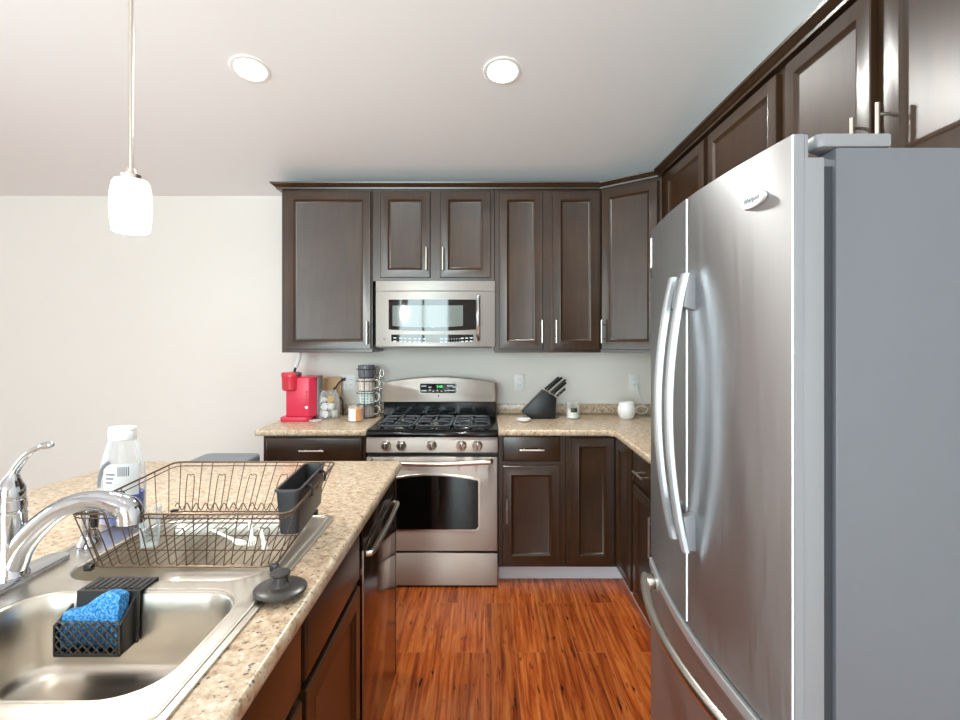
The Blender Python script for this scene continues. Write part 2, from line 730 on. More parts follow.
# ------------------------------------------------------------------ the room
WB, WR, WL, WF = 3.685, 1.37, -4.4, -3.9      # back, right, left, rear wall planes
CZ, SL, RIDGE = 2.454, 0.235, -0.2
def ceil_z(y): return CZ + SL * (WB - y) if y > RIDGE else CZ + SL * (WB - RIDGE) - SL * (RIDGE - y)

struct('floor', MB().box(WL, WR, WF, WB, -0.1, 0), 'floor')
struct('wall_back', MB().box(WL - 0.1, WR + 0.1, WB, WB + 0.1, -0.1, CZ + 0.02), 'wall')
side = [(WB, -0.1), (WF, -0.1), (WF, ceil_z(WF) + 0.02), (RIDGE, ceil_z(RIDGE) + 0.02), (WB, CZ + 0.02)]
struct('wall_right', MB().prism(side, WR, WR + 0.1, 'x'), 'wall')
wl = struct('wall_left', MB().prism(side, WL - 0.1, WL, 'x'), 'wall')
cut(wl, [MB().box(WL - 0.2, WL + 0.1, -0.4, 1.9, 0.75, 2.45)])
wf = struct('wall_rear', MB().box(WL - 0.1, WR + 0.1, WF - 0.1, WF, -0.1, ceil_z(WF) + 0.02), 'wall')
cut(wf, [MB().box(-3.05, -0.25, WF - 0.3, WF + 0.1, 0.1, 2.65)])
for p in list(wl.data.polygons) + list(wf.data.polygons): p.use_smooth = False
struct('ceiling', MB().prism([(WB + 0.1, CZ - SL * 0.1), (WB + 0.1, CZ + 0.1), (RIDGE, ceil_z(RIDGE) + 0.1), (WF - 0.1, ceil_z(WF) + 0.1), (WF - 0.1, ceil_z(WF) - SL * 0.1), (RIDGE, ceil_z(RIDGE))], WL - 0.1, WR + 0.1, 'x'), 'ceiling')
m = MB()
for x0, x1 in ((-3.05, -2.99), (-1.71, -1.59), (-0.31, -0.25)): m.box(x0, x1, WF - 0.04, WF - 0.01, 0.1, 2.65)
m.box(-2.99, -0.31, WF - 0.04, WF - 0.01, 2.59, 2.65)
struct('window_1', m, 'trim')
m = MB()
for y0, y1 in ((-0.4, -0.35), (0.72, 0.78), (1.85, 1.9)): m.box(WL - 0.04, WL - 0.01, y0, y1, 0.75, 2.45)
m.box(WL - 0.04, WL - 0.01, -0.35, 1.85, 2.4, 2.45).box(WL - 0.04, WL - 0.01, -0.35, 1.85, 0.75, 0.8)
struct('window_2', m, 'trim')
struct('baseboard_back', MB().box(WL, -1.36, WB - 0.014, WB, 0, 0.09), 'trim')
struct('baseboard_left', MB().box(WL, WL + 0.014, WF, WB - 0.014, 0, 0.09), 'trim')
# white toe-kick boards under the base cabinets
struct('trim_1', MB().box(0.077, 0.826, 3.135, 3.15, 0, 0.094), 'trim')
struct('trim_2', MB().box(0.826, 0.841, 1.84, 3.15, 0, 0.094), 'trim')

# ------------------------------------------------------------------ wall cabinets
ZB, ZT, YF = 1.355, 2.41, 3.34
DZ0, DZ1 = 1.377, 2.383


def cab_box(parent, x0, x1, y0, y1, z0, z1, r=0.002):
    return obj('body', MB().box(x0, x1, y0, y1, z0, z1, r, 1), 'cabinet', parent)


def door_y(parent, x0, x1, z0, z1, hx=None, hz=None, hl=0.145, y=YF, stile=0.056):
    d = obj('door', MB().door(x1 - x0, z1 - z0, face_y(x0, y - 0.0006, z0), stile), 'cabinet', parent)
    if hx is not None:
        obj('handle', pull(face_y(hx, y - 0.0206, hz), hl), 'nickel', d, label='brushed nickel bar handle')
    return d


def door_x(parent, x, y_far, y_near, z0, z1, hy=None, hz=None, hl=0.145):
    d = obj('door', MB().door(y_far - y_near, z1 - z0, face_negx(x - 0.0006, y_far, z0)), 'cabinet', parent)
    if hy is not None:
        obj('handle', pull(face_negx(x - 0.0206, hy, hz), hl), 'nickel', d, label='brushed nickel bar handle')
    return d


t = thing('wall_cabinet', 'dark brown wall cabinet with one wide door above the red coffee maker', 'cabinet', (-1.01, YF, ZB))
cab_box(t, -1.305, -0.722, YF, WB - 0.001, ZB, ZT)
door_y(t, -1.275, -0.73, DZ0, DZ1, -0.748, 1.482)
t = thing('wall_cabinet', 'short dark brown two-door wall cabinet right above the microwave', 'cabinet', (-0.33, YF, 1.812))
cab_box(t, -0.7212, 0.0608, YF, WB - 0.001, 1.812, ZT)
door_y(t, -0.670, -0.351, 1.834, DZ1, -0.372, 1.952)
door_y(t, -0.287, 0.035, 1.834, DZ1, -0.267, 1.952)
t = thing('wall_cabinet', 'tall dark brown wall cabinet with two narrow doors above the knife block', 'cabinet', (0.4, YF, ZB))
cab_box(t, 0.0616, 0.742, YF, WB - 0.001, ZB, ZT)
door_y(t, 0.089, 0.370, DZ0, DZ1, 0.362, 1.49)
door_y(t, 0.431, 0.728, DZ0, DZ1, 0.452, 1.49)
t = thing('corner_wall_cabinet', 'diagonal dark brown corner wall cabinet with one door reflecting pale light', 'cabinet', (1.1, 3.4, ZB))
A, B = Vector((0.7435, 3.34, 0)), Vector((1.045, 3.0755, 0))
obj('body', MB().prism([(A.x, A.y), (B.x, B.y), (WR - 0.001, B.y), (WR - 0.001, WB - 0.001), (A.x, WB - 0.001)], ZB, ZT), 'cabinet', t)
u = (B - A).normalized()
wv = Vector((u.y, -u.x, 0))
W_ = (B - A).length


def diag(s_, z, out=0.0006):
    o = A + u * s_ + wv * out
    return Matrix(((u.x, 0, wv.x, o.x), (u.y, 0, wv.y, o.y), (0, 1, 0, z), (0, 0, 0, 1)))


d = obj('door', MB().door(W_ - 0.036, DZ1 - DZ0, diag(0.018, DZ0)), 'cabinet', t)
obj('handle', pull(diag(0.036, 1.49, 0.0206), 0.145), 'nickel', d, label='brushed nickel bar handle')
XR = 1.045
t = thing('wall_cabinet', 'dark brown wall cabinet right of the diagonal corner cabinet, partly hidden by the refrigerator', 'cabinet', (XR, 2.74, ZB))
cab_box(t, XR, WR - 0.001, 2.4185, 3.0745, ZB, ZT)
door_x(t, XR, 2.96, 2.445, DZ0, DZ1, 2.47, 1.49)
t = thing('wall_cabinet', 'dark brown wall cabinet seen above the far half of the refrigerator', 'cabinet', (XR, 2.1, ZB))
cab_box(t, XR, WR - 0.001, 1.8085, 2.4175, ZB, ZT)
door_x(t, XR, 2.39, 1.835, DZ0, DZ1, 1.86, 1.49)
t = thing('wall_cabinet', 'short two-door dark brown cabinet over the near end of the refrigerator with two bar handles', 'cabinet', (XR, 1.35, 1.84))
cab_box(t, XR, WR - 0.001, 0.9, 1.8075, 1.84, ZT)
door_x(t, XR, 1.777, 1.384, 1.862, DZ1, 1.405, 1.974)
door_x(t, XR, 1.337, 0.93, 1.862, DZ1, 1.313, 1.974)

# crown moulding running over every wall cabinet
def crown():
    # profile (outward, z)
    prof = [(-0.0198, 2.3995), (0.006, 2.3995), (0.008, 2.409), (0.014, 2.412), (0.026, 2.424), (0.034, 2.428), (0.036, 2.437), (-0.0198, 2.437)]
    k = Vector((-u.y, u.x, 0))
    path = [Vector((-1.305, WB - 0.002, 0)), Vector((-1.305, YF, 0)), Vector((0.7435, YF, 0)), Vector((XR, B.y, 0)), Vector((XR, 0.9, 0))]
    offs = []
    nrm = []
    for i in range(4):
        dd = (path[i + 1] - path[i]).normalized()
        nrm.append(Vector((dd.y, -dd.x, 0)))
    rings = []
    for i, p in enumerate(path):
        if i == 0: mdir = nrm[0]
        elif i == 4: mdir = nrm[3]
        else:
            b = (nrm[i - 1] + nrm[i]).normalized()
            mdir = b / b.dot(nrm[i])
        rings.append([p + mdir * (o + 0.0205) + Vector((0, 0, z)) for o, z in prof])
    mb = MB()
    n = len(prof)
    v = [q for r in rings for q in r]
    f = []
    for i in range(4):
        for k in range(n):
            k2 = (k + 1) % n
            f.append((i * n + k, i * n + k2, (i + 1) * n + k2, (i + 1) * n + k))
    f.append(tuple(range(n))); f.append(tuple(4 * n + k for k in range(n)))
    mb._new(v, f)
    # top board closing the space back to the wall
    return mb


tag(obj('crown_molding', crown(), 'cabinet', ang=1), 'stepped dark brown crown molding running along the top of the wall cabinets', 'molding')

# ------------------------------------------------------------------ base cabinets
YB = 3.08
ZC = 0.876
t = thing('base_cabinet', 'dark brown base cabinet with a wide drawer left of the stainless range', 'cabinet', (-1.0, YB, 0))
obj('body', MB().box(-1.312, -0.704, YB, WB - 0.001, 0.094, ZC, 0.002, 1).box(-1.31, -0.706, 3.15, 3.6, 0, 0.094), 'cabinet', t)
d = obj('drawer', MB().slab(0.565, 0.15, face_y(-1.292, YB - 0.0006, 0.712)), 'cabinet', t)
obj('handle', pull(face_y(-1.012, YB - 0.0206, 0.79), 0.145, False), 'nickel', d, label='brushed nickel bar handle')
door_y(t, -1.292, -1.016, 0.11, 0.695, -1.04, 0.6, y=YB)
door_y(t, -1.002, -0.727, 0.11, 0.695, -0.98, 0.6, y=YB)

t = thing('base_cabinet', 'narrow dark brown base cabinet with drawer over door just right of the range', 'cabinet', (0.27, YB, 0))
obj('body', MB().box(0.078, 0.478, YB, WB - 0.001, 0.094, ZC, 0.002, 1).box(0.08, 0.476, 3.151, 3.6, 0, 0.094), 'cabinet', t)
d = obj('drawer', MB().slab(0.338, 0.15, face_y(0.104, YB - 0.0006, 0.722)), 'cabinet', t)
obj('handle', pull(face_y(0.273, YB - 0.0206, 0.795), 0.145, False), 'nickel', d, label='brushed nickel bar handle')
door_y(t, 0.104, 0.442, 0.115, 0.695, 0.128, 0.44, y=YB)

XB = 0.785
t = thing('corner_base_cabinet', 'dark brown corner base cabinet with doors meeting in the inner corner', 'cabinet', (1.07, 3.4, 0))
obj('body', MB().prism([(0.479, YB), (XB, YB), (XB, 2.71), (WR - 0.001, 2.71), (WR - 0.001, WB - 0.001), (0.479, WB - 0.001)], 0.094, ZC)
    .prism([(0.48, 3.151), (0.842, 3.151), (0.842, 2.72), (1.3, 2.72), (1.3, 3.6), (0.48, 3.6)], 0, 0.0935), 'cabinet', t)
door_y(t, 0.502, 0.762, 0.115, 0.862, y=YB)
obj('door', MB().door(0.31, 0.747, face_negx(XB - 0.0006, 3.045, 0.115)), 'cabinet', t)

t = thing('base_cabinet', 'dark brown base cabinet on the right wall with drawer over door, half behind the refrigerator', 'cabinet', (XB, 2.3, 0))
obj('body', MB().box(XB, WR - 0.001, 1.86, 2.709, 0.094, ZC, 0.002, 1).box(0.842, 1.3, 1.87, 2.7, 0, 0.094), 'cabinet', t)
d = obj('drawer', MB().slab(0.42, 0.15, face_negx(XB - 0.0006, 2.69, 0.715)), 'cabinet', t)
obj('handle', pull(face_negx(XB - 0.0206, 2.50, 0.79), 0.145, False), 'nickel', d, label='brushed nickel bar handle')
door_x(t, XB, 2.69, 2.27, 0.115, 0.695, 2.32, 0.56, 0.18)
door_x(t, XB, 2.255, 1.87, 0.115, 0.695)

# ------------------------------------------------------------------ counters
CT = 0.914
def edge_top(e):
    return abs(e.verts[0].co.z - CT) < 1e-4 and abs(e.verts[1].co.z - CT) < 1e-4
def edge_hor(e):
    return abs(e.verts[0].co.z - e.verts[1].co.z) < 1e-5

t = thing('countertop', 'short speckled beige countertop left of the range carrying the red coffee maker', 'countertop', (-1.0, 3.4, ZC))
obj('top', MB().prism([(-1.345, 3.03), (-0.694, 3.03), (-0.694, WB - 0.001), (-1.345, WB - 0.001)], ZC + 0.0004, CT, 'z', 0.012, 3, None, edge_hor), 'granite', t)
obj('backsplash', MB().box(-1.31, -0.70, WB - 0.02, WB - 0.001, CT + 0.0004, 0.982, 0.003, 2), 'granite', t)
t = thing('countertop', 'l-shaped speckled beige countertop right of the range carrying the knife block', 'countertop', (0.75, 3.4, ZC))
obj('top', MB().prism([(0.078, 3.03), (0.71, 3.03), (0.745, 2.995), (0.745, 1.85), (WR - 0.001, 1.85), (WR - 0.001, WB - 0.001), (0.078, WB - 0.001)], ZC + 0.0004, CT, 'z', 0.012, 3, None, edge_hor), 'granite', t)
obj('backsplash', MB().box(0.078, WR - 0.022, WB - 0.02, WB - 0.001, CT + 0.0004, 0.982, 0.003, 2).box(WR - 0.02, WR - 0.001, 1.86, WB - 0.001, CT + 0.0004, 0.982, 0.003, 2), 'granite', t)

# island
SX0, SX1, SY0, SY1 = -1.065, -0.447, 0.70, 1.565
isl = [(-0.363, -0.3), (-0.363, 2.26), (-0.375, 2.28), (-1.49, 2.28), (-1.565, 2.17), (-1.63, 1.85), (-1.63, -0.3)]
top = obj('island_countertop', MB().prism(isl, ZC + 0.0004, CT, 'z', 0.013, 3, None, edge_hor), 'granite', local=True)
cut(top, [MB().box(SX0 + 0.012, SX1 - 0.012, SY0 + 0.012, SY1 - 0.012, 0.8, 1.0)])
tag(top, 'big speckled beige island countertop holding the double sink', 'countertop')
t = thing('island_cabinet', 'reddish dark brown island sink cabinet with panel above doors under the beige counter', 'cabinet', (-0.8, 1.0, 0))
XI = -0.405
obj('body', MB().box(-1.24, XI, -0.25, 0.665, 0.094, ZC - 0.0006, 0.002, 1)
    .box(-1.24, XI - 0.0, 0.666, 1.645, 0.094, 0.70, 0.002, 1)
    .box(XI - 0.02, XI, 0.666, 1.645, 0.701, ZC - 0.0006)
    .box(-1.24, -1.22, 0.666, 2.26, 0.094, ZC - 0.0006)
    .box(-1.22, -0.50, 1.61, 1.645, 0.701, ZC - 0.0006)
    .box(-1.22, -0.386, 2.245, 2.262, 0.0, ZC - 0.0006)
    .box(-1.2, XI - 0.06, -0.2, 1.645, 0, 0.094), 'cabinet', t)
for y0, y1 in ((0.685, 1.095), (1.125, 1.60)):
    obj('panel', MB().slab(y1 - y0, 0.155, face_posx(XI + 0.0006, y0, 0.71)), 'cabinet', t)
    obj('door', MB().door(y1 - y0, 0.575, face_posx(XI + 0.0006, y0, 0.115)), 'cabinet', t)

# dishwasher in the island end
t = thing('dishwasher', 'built-in dishwasher with black control strip and silver handle at the island end', 'dishwasher', (-0.7, 1.96, 0))
DY0, DY1 = 1.652, 2.242
obj('body', MB().box(-1.0, -0.41, DY0, DY1, 0.004, 0.868), 'black_plastic', t)
obj('door', MB().prism([(DY0 + 0.004, 0.012), (DY1 - 0.004, 0.012), (DY1 - 0.004, 0.775), (DY0 + 0.004, 0.775)], -0.4095, -0.386, 'x', 0.004), 'steel_washer', t, label='stainless lower door panel')
obj('control_panel', MB().box(-0.4095, -0.388, DY0 + 0.004, DY1 - 0.004, 0.779, 0.868, 0.004), 'black_gloss', t)
hb = MB()
pts = [( -0.386, DY0 + 0.035, 0.752), (-0.372, DY0 + 0.04, 0.752)] + [(-0.368 + 0.004 * math.sin(PI * k / 10), DY0 + 0.055 + (DY1 - DY0 - 0.11) * k / 10, 0.752) for k in range(11)] + [(-0.372, DY1 - 0.04, 0.752), (-0.386, DY1 - 0.035, 0.752)]
hb.tube(pts, 0.0095, 10)
obj('handle', hb, 'nickel', t)

# ------------------------------------------------------------------ range
RX0, RX1, RF = -0.69, 0.0755, 3.02
RC = (RX0 + RX1) / 2
t = thing('gas_range', 'stainless gas range with black cooktop, five knobs and oven window', 'range', (RC, 3.3, 0))
obj('body', MB().box(RX0, RX1, RF + 0.032, WB - 0.03, 0.004, 0.872, 0.003, 1), 'black_plastic', t)
obj('cooktop', MB().prism([(RF - 0.005, 0.873), (RF - 0.005, 0.897), (RF + 0.02, 0.913), (3.52, 0.913), (3.52, 0.873)], RX0, RX1, 'x', 0.006, 2), 'black_gloss', t)
obj('control_panel', MB().prism([(RF - 0.008, 0.785), (RF + 0.004, 0.8722), (RF + 0.03, 0.8722), (RF + 0.03, 0.785)], RX0, RX1, 'x', 0.004, 2), 'steel', t)
sc = 3.02 / 520
for px in (385.5, 401, 431.5, 461.5, 477.5):
    x = (px - CX) * 3.01 / 520
    k = obj('knob', MB().lathe([(0.029, 0), (0.030, 0.006), (0.026, 0.012), (0.023, 0.026), (0.020, 0.029), (0.0, 0.029)], (x, RF - 0.002, 0.828), 20, Matrix.Rotation(PI / 2 + 0.13, 4, 'X'), True, False), 'nickel', t)
    obj('grip', MB().box(x - 0.0045, x + 0.0045, RF - 0.042, RF - 0.03, 0.808, 0.850, 0.003, 2), 'chrome', k)
# oven door
DZ = (0.212, 0.760)
door = obj('oven_door', MB().box(RX0 + 0.002, RX1 - 0.002, RF - 0.004, RF + 0.031, DZ[0], DZ[1], 0.006, 2), 'steel', t)
wx0, wx1 = RC - 0.262, RC + 0.268
arch = [(wx0 + 0.015, 0.340), (wx1 - 0.015, 0.340), (wx1, 0.356), (wx1, 0.618)] + [(wx1 - 0.006 - (wx1 - wx0 - 0.012) * k / 12, 0.624 + 0.028 * math.sin(PI * k / 12)) for k in range(13)] + [(wx0, 0.618), (wx0, 0.356)]
def scaled(pts, dx):
    cxx = sum(p[0] for p in pts) / len(pts); czz = 0.49
    return [(p[0] + (dx if p[0] > cxx else -dx), p[1] + (dx if p[1] > czz else -dx)) for p in pts]
obj('window_frame', MB().prism(scaled(arch, 0.010), RF - 0.0075, RF - 0.0042, 'y', 0.001, 1), 'nickel', door)
obj('window', MB().prism(arch, RF - 0.0095, RF - 0.0077, 'y'), 'black_glass', door)
hp = [(RX0 + 0.04, RF - 0.004, 0.738), (RX0 + 0.045, RF - 0.035, 0.738)] + [(RX0 + 0.05 + (RX1 - RX0 - 0.10) * k / 12, RF - 0.045 - 0.018 * math.sin(PI * k / 12), 0.738 - 0.006 * math.sin(PI * k / 12)) for k in range(13)] + [(RX1 - 0.045, RF - 0.035, 0.738), (RX1 - 0.04, RF - 0.004, 0.738)]
obj('handle', MB().tube(hp, 0.0145, 12), 'nickel', door)
drw = MB().box(RX0 + 0.002, RX1 - 0.002, RF - 0.002, RF + 0.031, 0.012, 0.200, 0.004, 2)
obj('drawer', drw, 'steel', t)
# back guard
GY = 3.50
gp = [(RX0 + 0.012, 1.018), (RX1 - 0.012, 1.018), (RX1 - 0.001, 1.030), (RX1 - 0.001, 1.125), (RX1 - 0.012, 1.143)] + [(RX1 - 0.02 - (RX1 - RX0 - 0.04) * k / 12, 1.150 + 0.034 * math.sin(PI * k / 12)) for k in range(13)] + [(RX0 + 0.012, 1.143), (RX0 + 0.001, 1.125), (RX0 + 0.001, 1.030)]
bg = obj('back_guard', MB().prism(gp, GY, WB - 0.03, 'y', 0.005, 2), 'steel', t)
obj('vent_panel', MB().box(RX0 + 0.006, RX1 - 0.006, GY + 0.006, WB - 0.032, 0.9135, 1.0178, 0.003, 1), 'black_gloss', t)
fx = lambda px, dd=GY: (px - CX) * dd / 520
fz = lambda py, dd=GY: H - (py - CY) * dd / 520
obj('display_bezel', MB().prism(rrect(fx(419), fx(458), fz(394), fz(382.5), 0.012, 4), GY - 0.003, GY - 0.0003, 'y', 0.001, 1), 'steel', t)
dsp = obj('display', MB().prism(rrect(fx(420.2), fx(456.8), fz(393), fz(383.5), 0.009, 4), GY - 0.0045, GY - 0.0032, 'y'), 'black_glass', t)
obj('clock_digits', MB().text('3:48', 0.024, Matrix.Translation((fx(439.5), GY - 0.0052, fz(386.6))) @ Matrix.Rotation(PI / 2, 4, 'X')), 'green_led', dsp)
for px, py, w in ((424, 386, 5), (430, 387.2, 3), (450, 385.8, 6), (454, 387, 3), (424, 390.6, 5), (430, 390, 2), (433.5, 391, 1.5), (437.5, 390.4, 1.5), (441.5, 391, 1.5), (445.5, 390.6, 2), (451, 390.4, 7)):
    obj('key', MB().box(fx(px - w / 2), fx(px + w / 2), GY - 0.0052, GY - 0.0047, fz(py + 0.55), fz(py - 0.55)), 'key_white', dsp)
obj('badge', MB().lathe([(0.0055, 0), (0.0055, 0.002), (0, 0.002)], (fx(438.5), GY, fz(396)), 14, Matrix.Rotation(PI / 2, 4, 'X'), True, False), 'dark_plastic', bg)
# burners and grates
for bx, by, br in ((-0.20, 3.17, 0.045), (0.20, 3.17, 0.05), (-0.20, 3.38, 0.04), (0.20, 3.38, 0.036), (0.0, 3.27, 0.042)):
    b_ = obj('burner', MB().lathe([(br + 0.012, 0.913), (br + 0.012, 0.918), (br, 0.921), (br, 0.926), (0, 0.926)], (RC + bx, by, 0), 20, None, True, False), 'nickel', t)
    obj('burner_cap', MB().lathe([(br - 0.006, 0.9262), (br - 0.005, 0.929), (br - 0.012, 0.931), (0, 0.931)], (RC + bx, by, 0), 20, None, True, False), 'cast_iron', b_)
for gx0, gx1 in ((-0.335, -0.115), (-0.108, 0.108), (0.115, 0.335)):
    g = MB()
    x0, x1, y0, y1, zt = RC + gx0, RC + gx1, 3.075, 3.465, 0.934
    xm = (x0 + x1) / 2
    r_ = 0.008
    loop = [(p[0], p[1], zt - 0.006) for p in rrect(x0 + 0.006, x1 - 0.006, y0, y1, 0.03, 4)]
    g.tube(loop, r_, 6, True)
    for (yy) in (y0 + 0.095, (y0 + y1) / 2, y1 - 0.09):
        g.tube(smooth([(x0 + 0.006, yy, zt - 0.008), (x0 + 0.03, yy, zt + 0.004), (xm - 0.022, yy, zt + 0.004)], 4), r_, 6)
        g.tube(smooth([(x1 - 0.006, yy, zt - 0.008), (x1 - 0.03, yy, zt + 0.004), (xm + 0.022, yy, zt + 0.004)], 4), r_, 6)
    g.tube([(xm, y0, zt - 0.005), (xm, y0 + 0.03, zt + 0.003), (xm, y0 + 0.072, zt + 0.003)], r_, 6)
    g.tube([(xm, y0 + 0.118, zt + 0.003), (xm, y1 - 0.118, zt + 0.003)], r_, 6)
    g.tube([(xm, y1 - 0.072, zt + 0.003), (xm, y1 - 0.03, zt + 0.003), (xm, y1, zt - 0.005)], r_, 6)
    for xx in (x0 + 0.012, x1 - 0.012):
        for yy in (y0 + 0.02, y1 - 0.02, (y0 + y1) / 2):
            g.tube([(xx, yy, 0.9135), (xx, yy, zt - 0.004)], 0.007, 6)
    obj('grate', g, 'cast_iron', t)

# ------------------------------------------------------------------ microwave
MF = 3.27
mx = lambda px: (px - CX) * MF / 520
mz = lambda py: H - (py - CY) * MF / 520
qx = lambda zx: mx(360 + zx / 6.26)
qz = lambda zy: mz(270 + zy / 6.26)
t = thing('microwave', 'stainless over-the-range microwave with dark window hung under the short cabinet', 'microwave', (RC, 3.45, qz(482)))
MX0, MX1 = qx(96), qx(845)
obj('body', MB().box(MX0, MX1, MF + 0.022, WB - 0.002, qz(482), 1.810, 0.003, 1), 'steel', t)
obj('underside', MB().box(MX0 + 0.02, MX1 - 0.02, MF + 0.03, WB - 0.03, qz(490), qz(482.5)), 'black_plastic', t)
# bowed front: outlines in plan
def bow_front(z0, z1, x0=MX0, x1=MX1, bow=0.022, base=MF + 0.0215, n=14, out=0.0):
    pts = [(x0, base), (x1, base)]
    for k in range(n + 1):
        x = x1 + (x0 - x1) * k / n
        q = (x - MX0) / (MX1 - MX0)
        pts.append((x, MF + 0.016 - bow * math.sin(PI * q) - out))
    return MB().prism(pts, z0, z1, 'z', 0.0015, 1, None, lambda e: abs(e.verts[0].co.z - e.verts[1].co.z) < 1e-5)
def mfy(x): return MF + 0.016 - 0.022 * math.sin(PI * (x - MX0) / (MX1 - MX0))
obj('vent_grille', bow_front(qz(131), 1.809), 'steel_micro', t)
dr = obj('door', bow_front(qz(478), qz(133)), 'steel_micro', t)
def curved_plate(outline, off0, off1, sub=None):
    """plate following the bowed front; outline = [(x,z)] convex"""
    mb = MB()
    n = len(outline)
    ring0 = [Vector((x, mfy(x) - off0, z)) for x, z in outline]
    ring1 = [Vector((x, mfy(x) - off1, z)) for x, z in outline]
    mb.loft([ring0, ring1])
    # top cap as strips between upper and lower borders
    xs = sorted({round(x, 6) for x, z in outline})
    def zr(x):
        zs = []
        for i in range(n):
            (xa, za), (xb, zb) = outline[i], outline[(i + 1) % n]
            if abs(xa - xb) < 1e-7:
                if abs(x - xa) < 1e-6: zs += [za, zb]
            elif min(xa, xb) - 1e-7 <= x <= max(xa, xb) + 1e-7:
                zs.append(za + (zb - za) * (x - xa) / (xb - xa))
        return min(zs), max(zs)
    xs2 = [xs[0] + (xs[-1] - xs[0]) * k / 24 for k in range(25)]
    cols = [(x,) + zr(x) for x in xs2]
    v = []
    for x, a, b in cols:
        v += [Vector((x, mfy(x) - off1, a)), Vector((x, mfy(x) - off1, b))]
    f = [(2 * i, 2 * i + 2, 2 * i + 3, 2 * i + 1) for i in range(24)]
    mb._new(v, f)
    return mb
def lens(x0, x1, zt_, zb_, sag, cut_=0.02, n=12):
    """outline with bottom edge sagging"""
    pts = [(x0, zt_), (x1, zt_)]
    for k in range(n + 1):
        q = k / n
        pts.append((x1 + (x0 - x1) * q, zb_ - sag * math.sin(PI * q)))
    return pts
obj('window_surround', curved_plate(lens(qx(178), qx(726), qz(185), qz(372), 0.010), -0.001, 0.003), 'black_glass', dr)
obj('window', curved_plate(lens(qx(203), qx(645), qz(222), qz(350), 0.010), 0.003, 0.0042), 'grey_glass', dr)
cp = obj('control_strip', curved_plate(lens(qx(195), qx(710), qz(404), qz(446), 0.008), -0.001, 0.003), 'black_glass', t)
for i, zx in enumerate((218, 256, 284, 312, 345, 373, 402, 510, 538, 640, 668, 696)):
    for row in (0, 1):
        s_ = 0.010 if False else 0
        x = qx(zx); q = (zx - 195) / 515
        zc = qz(424 + 20 * row + 8 * math.sin(PI * q))
        w = qx(zx + 9) - qx(zx)
        obj('key', MB().box(x - w, x + w, mfy(x) - 0.0042, mfy(x) - 0.0025, zc - 0.0032, zc + 0.0032), 'key_white', cp)
for i in range(5):
    for row in (0, 1):
        zx = 558 + 16 * i; q = (zx - 195) / 515
        x = qx(zx); zc = qz(426 + 19 * row + 8 * math.sin(PI * q))
        obj('key', MB().box(x - 0.002, x + 0.002, mfy(x) - 0.0042, mfy(x) - 0.0025, zc - 0.0025, zc + 0.0025), 'key_white', cp)
obj('display', MB().box(qx(428), qx(486), mfy(qx(457)) - 0.0042, mfy(qx(457)) - 0.002, qz(450), qz(430)), 'display_brown', cp)
hx = qx(741)
hp = [(hx, mfy(hx), qz(160)), (hx, mfy(hx) - 0.028, qz(166))] + [(hx, mfy(hx) - 0.034 - 0.014 * math.sin(PI * k / 8), qz(180) + (qz(415) - qz(180)) * k / 8) for k in range(9)] + [(hx, mfy(hx) - 0.028, qz(430)), (hx, mfy(hx), qz(436))]
obj('handle', MB().tube(hp, 0.0115, 10), 'chrome', dr)
obj('side_panel', curved_plate([(qx(768), qz(186)), (qx(800), qz(186)), (qx(806), qz(200)), (qx(806), qz(350)), (qx(796), qz(380)), (qx(768), qz(380))], -0.001, 0.0025), 'steel_micro', t)
bx = qx(150)
obj('badge', MB().lathe([(0.008, 0), (0.008, 0.003), (0.005, 0.0035), (0, 0.0035)], (bx, mfy(bx), qz(430)), 16, Matrix.Rotation(PI / 2, 4, 'X'), True, False), 'label_grey', t)

# ------------------------------------------------------------------ refrigerator (yawed a little on its feet)
FX, FY0, FY1, FT = 0.548, 0.925, 1.785, 1.816
t = thing('refrigerator', 'large stainless french-door refrigerator with grey sides on the right', 'refrigerator', (0.9, 1.355, 0))
FM = (FY0 + FY1) / 2
def ffx(y):                       # bowed front surface
    q = (y - FY0) / (FY1 - FY0)
    return FX + 0.020 * q - 0.032 * math.sin(PI * q)
def front_plan(y0, y1, back, n=14, inset=0.0):
    pts = [(back, y1), (back, y0)]
    for k in range(n + 1):
        y = y0 + (y1 - y0) * k / n
        x = ffx(y) + inset
        if k == 0: pts.append((x + 0.008, y)); pts.append((x, y + 0.004))
        elif k == n: pts.append((x, y - 0.004)); pts.append((x + 0.008, y))
        else: pts.append((x, y))
    return pts
case = obj('case', MB().box(0.632, 1.335, FY0 + 0.012, FY1 - 0.012, 0.02, 1.798, 0.006, 2), 'fridge_grey', t)
obj('gasket', MB().box(0.604, 0.6315, FY0 + 0.02, FY1 - 0.02, 0.06, 1.765), 'fridge_dark', t)
SEAM = 0.705
d1 = obj('door', MB().prism(front_plan(FY0, FM - 0.0025, 0.566), SEAM + 0.006, FT, 'z'), 'steel_fridge', t)
d2 = obj('door', MB().prism(front_plan(FM + 0.0025, FY1, 0.603), SEAM + 0.006, FT, 'z'), 'steel_fridge', t)
obj('door_edge', MB().box(0.5665, 0.604, FY0 - 0.001, FM - 0.003, SEAM + 0.006, 1.775, 0.003, 2).box(0.5675, 0.576, FY0, FM - 0.003, 1.7, FT, 0.002, 1), 'fridge_light', d1, label='light grey door edge')
obj('edge_trim', MB().box(FX + 0.003, 0.5663, FY0 - 0.0025, FY0 + 0.0035, SEAM + 0.008, FT - 0.0005, 0.001, 1), 'fridge_light', d1)
fz_ = obj('freezer_drawer', MB().prism(front_plan(FY0, FY1, 0.603, 20), 0.08, SEAM - 0.004, 'z'), 'steel_fridge', t)
